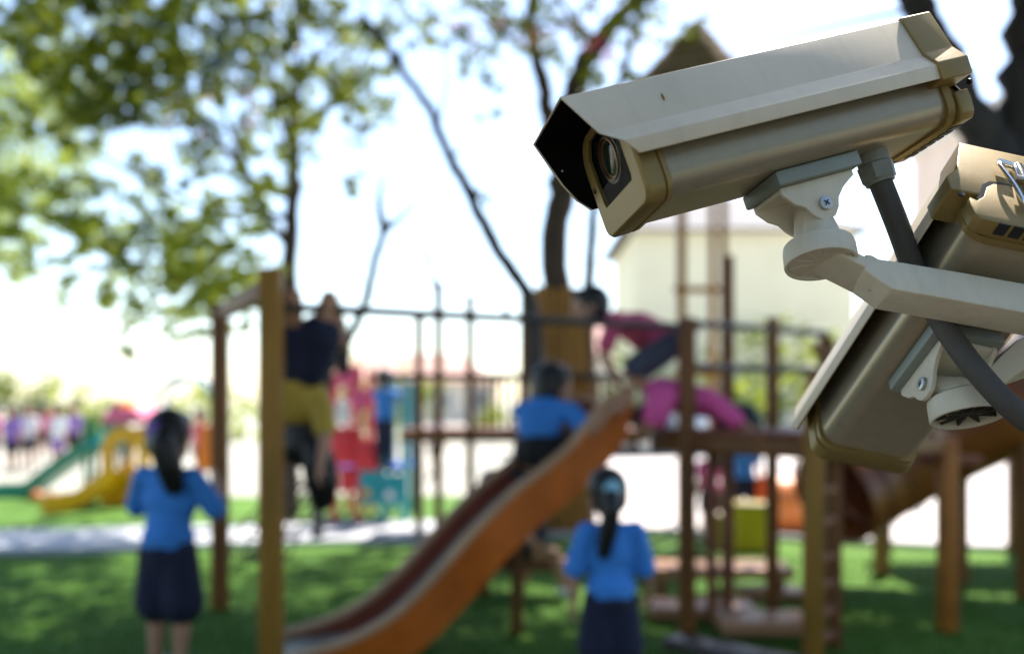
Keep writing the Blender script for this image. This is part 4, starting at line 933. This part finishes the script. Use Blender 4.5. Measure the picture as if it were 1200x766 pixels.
# ------------------------------------------------------------------ people
def frame_from(up, fwd):
    z = up.normalized(); y = (fwd - z * fwd.dot(z)).normalized(); x = y.cross(z); return Matrix((x, y, z)).transposed()
def person(label, J, H0, cloth, group='children in the playground', vox=.0075, bottom='shorts', hair='ponytail', band=None, sleeves=.5, face=True, band_dir=None, cuff=.6, shoe='shoe', fingers=True, tail=None, curl=.5, hem=True, tailk=1):
    """J: joints in the world (V); H: standing height. One continuous body; clothes, hair and shoes are its children."""
    H = H0
    base = V((J['hip'].x, J['hip'].y, min(J['footL'].z, J['footR'].z, J['hip'].z) - .02))
    root = empty('person', base, label, 'person', group)
    hip, chest, neck, head = J['hip'], J['chest'], J['neck'], J['head']
    right = (J['shR'] - J['shL']).normalized(); spine = (neck - hip).normalized(); fwd = J.get('fwd') or spine.cross(-right).normalized()
    fwd = (right.cross(spine) * -1).normalized() if J.get('fwd') is None else (J['fwd'] - spine * J['fwd'].dot(spine)).normalized()
    fT = frame_from((neck - chest), fwd); fP = frame_from((chest - hip), fwd)
    hup = J.get('hup') or (head - neck).normalized(); hf = J.get('hfwd') or fwd; fH = frame_from(hup, hf)
    def torso(bm, k=1.0, lo=0):
        if not lo: add_blob(bm, hip, (.093 * H * k, .07 * H * k, .075 * H * k), fP)
        add_blob(bm, hip.lerp(chest, .5), (.082 * H * k, .062 * H * k, .09 * H * k), fP)
        add_blob(bm, chest, (.098 * H * k, .066 * H * k, .095 * H * k), fT)
        add_blob(bm, chest.lerp(neck, .55), (.09 * H * k, .054 * H * k, .055 * H * k), fT)
        for s in 'LR': add_capsule(bm, chest.lerp(neck, .7), J['sh' + s], .045 * H * k, .036 * H * k)
    bm = bmesh.new(); torso(bm)
    add_capsule(bm, neck - spine * .01 * H, head - fH.col[2] * .04 * H, .032 * H, .03 * H)
    hc = head + fH.col[1] * 0; HH = H * 1.2
    add_blob(bm, hc + fH.col[2] * .015 * HH, (.062 * HH, .075 * HH, .075 * HH), fH)
    add_blob(bm, hc + fH.col[1] * .022 * HH - fH.col[2] * .03 * HH, (.046 * HH, .048 * HH, .05 * HH), fH)      # jaw
    add_capsule(bm, hc + fH.col[1] * .072 * HH + fH.col[2] * .008 * HH, hc + fH.col[1] * .082 * HH - fH.col[2] * .012 * HH, .006 * HH, .0105 * HH, 8)   # nose
    for s in (-1, 1): add_blob(bm, hc + fH.col[0] * .064 * HH * s - fH.col[2] * .008 * HH - fH.col[1] * .004 * HH, (.008 * HH, .014 * HH, .021 * HH), fH)
    for s in 'LR':
        sh, el, wr = J['sh' + s], J['el' + s], J['wr' + s]; hp, kn, an, ft = J['hip' + s], J['kn' + s], J['an' + s], J['foot' + s]
        add_capsule(bm, sh, el, .031 * H, .024 * H); add_capsule(bm, el, el.lerp(wr, .35), .024 * H, .025 * H); add_capsule(bm, el.lerp(wr, .35), wr, .025 * H, .0165 * H)
        add_capsule(bm, hp, hp.lerp(kn, .4), .056 * H, .052 * H); add_capsule(bm, hp.lerp(kn, .4), kn, .052 * H, .035 * H)
        add_capsule(bm, kn, kn.lerp(an, .35), .034 * H, .036 * H); add_capsule(bm, kn.lerp(an, .35), an, .036 * H, .022 * H)
        d = (ft - an); sd_ = (kn - an).normalized(); dn = (d - sd_ * d.dot(sd_) * .3).normalized()
        add_capsule(bm, an - dn * .02 * H - sd_ * .012 * H, ft, .022 * H, .018 * H)
        # hand: palm, four fingers of unequal length bent at the knuckles, thumb from the side
        hd_ = J.get('hd' + s) or (wr - el).normalized(); sgn = 1 if s == 'R' else -1
        side = J.get('hs' + s) or (fwd - hd_ * fwd.dot(hd_))
        side = side - hd_ * side.dot(hd_)
        side = side.normalized() if side.length > 1e-3 else hd_.orthogonal().normalized()
        pn = hd_.cross(side).normalized() * -sgn
        plm = wr + hd_ * .03 * H
        add_blob(bm, plm, (.024 * H, .0115 * H, .032 * H), Matrix((side, pn, hd_)).transposed())
        for i, (o_, ln_) in enumerate(((.017, .036), (.006, .042), (-.006, .039), (-.0165, .030))):
            a = plm + side * o_ * H + hd_ * .024 * H; b = a + (hd_ + pn * .35 * curl + side * o_ * 5).normalized() * ln_ * H * .5
            c_ = b + (hd_ + pn * 1.6 * curl + side * o_ * 4).normalized() * ln_ * H * .5
            add_capsule(bm, a, b, .0058 * H, .0054 * H, 8); add_capsule(bm, b, c_, .0054 * H, .0046 * H, 8)
        a = wr + hd_ * .014 * H + side * .015 * H; b = a + (hd_ * .55 + side * .8 + pn * .3).normalized() * .024 * H; c_ = b + (hd_ * .9 + side * .3 + pn * .5 * curl).normalized() * .02 * H
        add_capsule(bm, a, b, .0085 * H, .0066 * H, 8); add_capsule(bm, b, c_, .0066 * H, .0054 * H, 8)
    body = obj('body', fuse(bm, vox, 3), M['skin'], root, smooth=70)
    # face
    if face:
        for s in (-1, 1):
            bm = bmesh.new(); add_blob(bm, hc + fH.col[0] * .026 * HH * s + fH.col[1] * .0655 * HH + fH.col[2] * .012 * HH, (.0095 * HH, .006 * HH, .0065 * HH), fH, 10, 6); obj('eye', bm, M['eye'], root, smooth=60)
        bm = bmesh.new(); add_blob(bm, hc + fH.col[1] * .068 * HH - fH.col[2] * .036 * HH, (.017 * HH, .005 * HH, .005 * HH), fH, 10, 6); obj('mouth', bm, M['lip'], root, smooth=60)
    # shirt
    top, bot = cloth[0], cloth[1]
    bm = bmesh.new(); torso(bm, 1.17, not hem)
    dn_ = -(chest - hip).normalized()
    if hem: add_blob(bm, hip + dn_ * (-.035 * H), (.108 * H, .086 * H, .075 * H), fP)
    for s in 'LR':
        sh, el = J['sh' + s], J['el' + s]
        m_ = sh.lerp(el, sleeves * 1.15)
        add_capsule(bm, sh, m_, .047 * H, .046 * H); add_capsule(bm, m_, m_ + (m_ - sh).normalized() * .006 * H, .05 * H, .046 * H)
    add_capsule(bm, neck - spine * .02 * H, neck + (head - neck).normalized() * .012 * H, .046 * H, .04 * H)
    sm_ = fuse(bm, vox * 1.15, 5)
    obj('shirt', sm_, M[top], root, smooth=70)
    # bottoms
    bm = bmesh.new(); add_blob(bm, hip + dn_ * .02 * H, (.104 * H, .084 * H, .085 * H), fP); add_blob(bm, hip - dn_ * .03 * H, (.098 * H, .077 * H, .06 * H), fP)
    for s in 'LR':
        hp, kn, an = J['hip' + s], J['kn' + s], J['an' + s]
        if bottom == 'trousers':
            add_capsule(bm, hp, kn, .066 * H, .05 * H); add_capsule(bm, kn, kn.lerp(an, .9), .05 * H, .04 * H)
        else:
            e = hp.lerp(kn, cuff); wd = .088 if bottom == 'culottes' else .066
            add_capsule(bm, hp, e, .07 * H, wd * H)
            if bottom == 'culottes': add_capsule(bm, hp.lerp(kn, .3), e, .075 * H, .09 * H)
    if bottom == 'culottes':
        e = (J['knL'] + J['knR']) / 2; add_capsule(bm, hip, hip.lerp(e, cuff), .08 * H, .07 * H)
    obj('shorts' if bottom != 'trousers' else 'trousers', fuse(bm, vox * 1.15, 5), M[bot], root, smooth=70)
    # hair
    bm = bmesh.new()
    add_blob(bm, hc - fH.col[1] * .016 * HH + fH.col[2] * .026 * HH, (.073 * HH, .077 * HH, .078 * HH), fH)
    add_blob(bm, hc - fH.col[1] * .034 * HH - fH.col[2] * .012 * HH, (.066 * HH, .05 * HH, .06 * HH), fH)
    add_blob(bm, hc + fH.col[1] * .03 * HH + fH.col[2] * .066 * HH, (.052 * HH, .04 * HH, .03 * HH), fH)
    knot = hc - fH.col[1] * .085 * HH + fH.col[2] * .02 * HH
    if hair == 'ponytail':
        tl = tail or [knot, knot - fH.col[1] * .03 * HH + V((0, 0, -.05 * HH)), knot - fH.col[1] * .02 * HH + V((0, 0, -.12 * HH)), knot + V((0, 0, -.2 * HH))]
        add_capsule(bm, hc - fH.col[1] * .05 * HH, tl[0], .03 * HH, .024 * HH)
        rr = [v_ * tailk for v_ in (.026, .034, .034, .026, .012)]
        for i in range(len(tl) - 1): add_capsule(bm, tl[i], tl[i + 1], rr[min(i, 4)] * HH, rr[min(i + 1, 4)] * HH)
    hr = obj('hair', fuse(bm, vox * 1.1, 3), M['hair'], root, smooth=70)
    if band:
        bm = bmesh.new(); add_blob(bm, knot, (.03 * HH, .014 * HH, .03 * HH), fH); obj('hair_band', bm, M[band], hr, smooth=60)
    for s in 'LR':
        an, ft, kn = J['an' + s], J['foot' + s], J['kn' + s]; sd_ = (kn - an).normalized(); d = (ft - an); dn2 = (d - sd_ * d.dot(sd_) * .3).normalized()
        bm = bmesh.new(); add_capsule(bm, an - dn2 * .024 * H - sd_ * .014 * H, ft + dn2 * .006 * H, .029 * H, .025 * H)
        obj('shoe', fuse(bm, .008, 3), M[shoe], root, smooth=70)
    return root
def standing(x, y, z0, H, face_deg, arms='down', lean=0):
    """joints of a standing figure; face_deg 0 looks away from the lens (+Y), turning left is positive"""
    c, s = math.cos(R(face_deg)), math.sin(R(face_deg)); rx, fw = V((c, s, 0)), V((-s, c, 0))
    P = lambda a, f, h: V((x, y, z0)) + rx * a * H + fw * f * H + V((0, 0, h * H))
    J = dict(hip=P(0, 0, .50), chest=P(0, .01, .67), neck=P(0, 0, .79), head=P(0, .015, .915), fwd=fw)
    for n, k in (('L', -1), ('R', 1)):
        J['sh' + n] = P(.105 * k, 0, .765); J['hip' + n] = P(.05 * k, 0, .48); J['kn' + n] = P(.055 * k, .01, .265); J['an' + n] = P(.055 * k, -.005, .05); J['foot' + n] = P(.06 * k, .09, .02)
        if arms == 'down': J['el' + n] = P(.145 * k, -.015, .605); J['wr' + n] = P(.155 * k, .02, .465)
        elif arms == 'front': J['el' + n] = P(.172 * k, .05, .645); J['wr' + n] = P(.075 * k, .17, .68); J['hd' + n] = (rx * -.5 * k + fw * .5 + V((0, 0, .5))).normalized(); J['hs' + n] = V((0, 0, 1))
        elif arms == 'up': J['el' + n] = P(.15 * k, .10, .76); J['wr' + n] = P(.12 * k, .18, .87)
    return J
# girl at the left
p = at(197, 0, 236); J = standing(p.x, p.y, 0, 1.27, -14, 'front'); J['head'] += V((0, 0, .0))
J['wrR'] += V((.05, 0, .06))
kn_ = J['head'] + V((.0, -.11, .03))
person('girl in blue shirt and knee length navy culottes standing by the ochre posts', J, 1.27, ('blue', 'navy'), bottom='culottes', cuff=.93, band='bandp', sleeves=.85, tailk=1.3,
       tail=[kn_, kn_ + V((.02, -.05, -.05)), kn_ + V((.045, -.035, -.15)), kn_ + V((.06, -.01, -.25))])
# girl in the middle
p = at(716, 0, 272); J = standing(p.x, p.y, 0, 1.03, 8, 'down'); J['wrR'] += V((.02, .05, .03)); J['elL'] += V((-.015, .03, 0)); J['head'] += V((-.012, 0, 0))
kn_ = J['head'] + V((.005, -.095, .02))
person('small girl in blue shirt with long ponytail standing right of the slide', J, 1.03, ('blue', 'navy'), bottom='culottes', cuff=.9, band='scrunchie', sleeves=.8,
       tail=[kn_, kn_ + V((.0, -.035, -.06)), kn_ + V((-.01, -.02, -.15)), kn_ + V((-.03, 0, -.25))])
def pj(s, **k):
    J = {}
    for n, v in k.items(): J[n] = at(v[0], v[1], s * (v[2] if len(v) > 2 else 1))
    return J
# boy climbing up the slide
J = pj(200, hip=(634, 522), chest=(632, 494), neck=(642, 472), head=(648, 455, .985), shL=(612, 482, .985), shR=(668, 482, 1.01), elL=(640, 512, .965), wrL=(684, 494, .97), elR=(692, 506, 1.03), wrR=(714, 482, 1.03),
       hipL=(618, 528, .985), hipR=(646, 528, 1.01), knL=(650, 524, .95), knR=(676, 526, 1.0), anL=(614, 556, .975), anR=(644, 558, 1.0), footL=(634, 562, .97), footR=(662, 560, 1.0))
J['fwd'] = V((.5, .8, -.25)); J['hfwd'] = V((.75, .6, -.1)); J['hup'] = V((.15, .1, 1))
for n in 'LR': J['hd' + n] = V((.8, .1, .3)).normalized(); J['hs' + n] = V((0, 0, 1))
person('boy in blue shirt and black shorts crouching halfway up the open slide', J, 1.3, ('blue', 'blackc'), hair='short', sleeves=.6, cuff=.8, curl=1, hem=False)
# child hanging upside down by the knees from the near rail
J = pj(240, hip=(345, 444), chest=(352, 468), neck=(355, 484), head=(357, 511, .985), shL=(376, 476, 1.01), shR=(332, 475, .99), elL=(382, 510, 1.03), wrL=(376, 542, 1.04), elR=(326, 510, .99), wrR=(330, 542, 1.0),
       hipL=(362, 436, 1.01), hipR=(328, 436, .985), knL=(374, 356, 1.03), knR=(338, 356, 1.03), anL=(380, 420, 1.0), anR=(318, 420, .99), footL=(384, 436, .985), footR=(312, 436, .98))
J['knL'] = ra.lerp(rb, .105) + V((0, 0, .05)); J['knR'] = ra.lerp(rb, .035) + V((0, 0, .05))
for n in 'LR': J['an' + n] = J['kn' + n] + V((.03 if n == 'L' else -.03, .18, -.22)); J['foot' + n] = J['an' + n] + V((0, .03, -.1))
J['fwd'] = V((.1, 1, 0)); J['hfwd'] = V((.2, 1, -.2)); J['hup'] = V((0, .1, -1))
hd0 = J['head']
person('child in yellow shirt and navy shorts hanging upside down from the top rail', J, 1.22, ('yellowc', 'navy'), sleeves=.6, cuff=.5, bottom='culottes',
       tail=[hd0 + V((.05, -.08, -.05)), hd0 + V((.085, -.08, -.12)), hd0 + V((.1, -.07, -.22)), hd0 + V((.1, -.06, -.30))], tailk=1.7)
# two children in pink on the tower deck
J = pj(194, hip=(786, 399), chest=(750, 383), neck=(718, 377), head=(692, 362), shL=(722, 374, 1.03), shR=(720, 378, .97), elL=(706, 415, 1.03), wrL=(728, 452, 1.03), elR=(760, 408, .97), wrR=(742, 448, .98),
       hipL=(788, 404, 1.02), hipR=(788, 404, .985), knL=(738, 434, 1.03), knR=(744, 438, .98), anL=(772, 470, 1.02), anR=(776, 474, .985), footL=(750, 480, 1.02), footR=(752, 484, .985))
J['fwd'] = V((-.1, 0, -1)); J['hfwd'] = V((-1, .1, -.2)); J['hup'] = V((-.2, .1, 1))
person('child in rose shirt and slate shorts leaning over the top rail of the tower', J, 1.2, ('rose', 'greyc'), hair='short', sleeves=.6, cuff=.85)
J = pj(200, hip=(780, 462), chest=(822, 470), neck=(848, 480), head=(864, 500), shL=(842, 474, 1.03), shR=(842, 478, .965), elL=(862, 492, 1.04), wrL=(878, 502, 1.04), elR=(846, 500, .955), wrR=(866, 506, .95),
       hipL=(776, 466, 1.02), hipR=(776, 466, .975), knL=(764, 498, 1.03), knR=(766, 500, .97), anL=(752, 494, 1.0), anR=(754, 498, .955), footL=(740, 488, 1.0), footR=(742, 492, .955))
J['fwd'] = V((.1, -.05, -1)); J['hfwd'] = V((.6, -.1, -1)); J['hup'] = V((1, -.1, .3))
person('child in bright pink shirt crawling head down along the tower deck', J, 1.2, ('pink', 'pink'), hair='short', sleeves=.8, cuff=.7)
# child crouching beneath the slide
J = pj(168, hip=(596, 644), chest=(586, 612), neck=(584, 592), head=(582, 572), shL=(574, 598, .98), shR=(596, 598, 1.02), elL=(584, 630, .96), wrL=(606, 640, .96), elR=(606, 622, 1.03), wrR=(624, 634, 1.03),
       hipL=(600, 646, .985), hipR=(600, 642, 1.015), knL=(622, 652, .97), knR=(650, 648, 1.02), anL=(606, 700, .975), anR=(662, 690, 1.02), footL=(592, 705, .975), footR=(672, 697, 1.02))
J['fwd'] = V((1, -.2, 0)); J['hfwd'] = V((1, -.1, -.2))
person('child in black clothes sitting on the low beam beneath the slide', J, 1.15, ('blackc', 'blackc'), hair='short', shoe='shoe_w', cuff=.35, vox=.009)
# far children
S_ = 104; p = at(452, 0, S_)
J = standing(p.x, p.y - .12, EYE.z - (547 - HOR) / S_, 1.08, -20, 'up')
person('far child in blue shirt climbing on the red and white unit', J, 1.08, ('blue', 'navy'), bottom='trousers', hair='short', vox=.013, sleeves=.5)
for px, s, H, a, top, bot, hair_, lb in (
    (832, 124, 1.0, 30, 'pink', 'blackc', 'ponytail', 'far child in pink shirt standing left of the mustard bins'),
    (872, 112, 1.1, -20, 'blue', 'navy', 'short', 'far child in blue shirt standing behind the large mustard bin'),
    (14, 62, 1.25, 170, 'purple', 'navy', 'ponytail', 'far child in purple shirt at the left edge beyond the green slide'),
    (33, 60, 1.3, 190, 'whitec', 'navy', 'short', 'far child in white shirt and navy shorts above the green slide end'),
    (68, 61, 1.28, 160, 'whitec', 'purple', 'short', 'far child in white shirt and purple shorts behind the green slide'),
    (102, 66, 1.3, 40, 'greyc', 'blackc', 'ponytail', 'far dark clothed child at the top of the green slide'),
    (-8, 58, 1.3, 150, 'pink', 'navy', 'short', 'far child in pink shirt cut by the left edge of the frame'),
    (50, 52, 1.35, 30, 'rose', 'blackc', 'ponytail', 'far child in rose shirt and black shorts seen between two white shirts'),
    (86, 54, 1.3, 200, 'purple', 'blackc', 'short', 'far child in purple shirt right behind the green chute'),
    (512, 66, 1.2, 40, 'whitec', 'navy', 'short', 'far child in white shirt beyond the bridge deck posts'),
    (235, 70, 1.2, 150, 'rose', 'navy', 'short', 'far child in rose shirt between the standing girl and brown post'),
    (382, 78, 1.2, 20, 'pink', 'navy', 'ponytail', 'far child in pink shirt left of the red climbing unit')):
    p = at(px, 0, s); person(lb, standing(p.x, p.y + (1.2 if px == 102 else 0), 0, H, a, 'down'), H, (top, bot), hair=hair_, vox=.014)
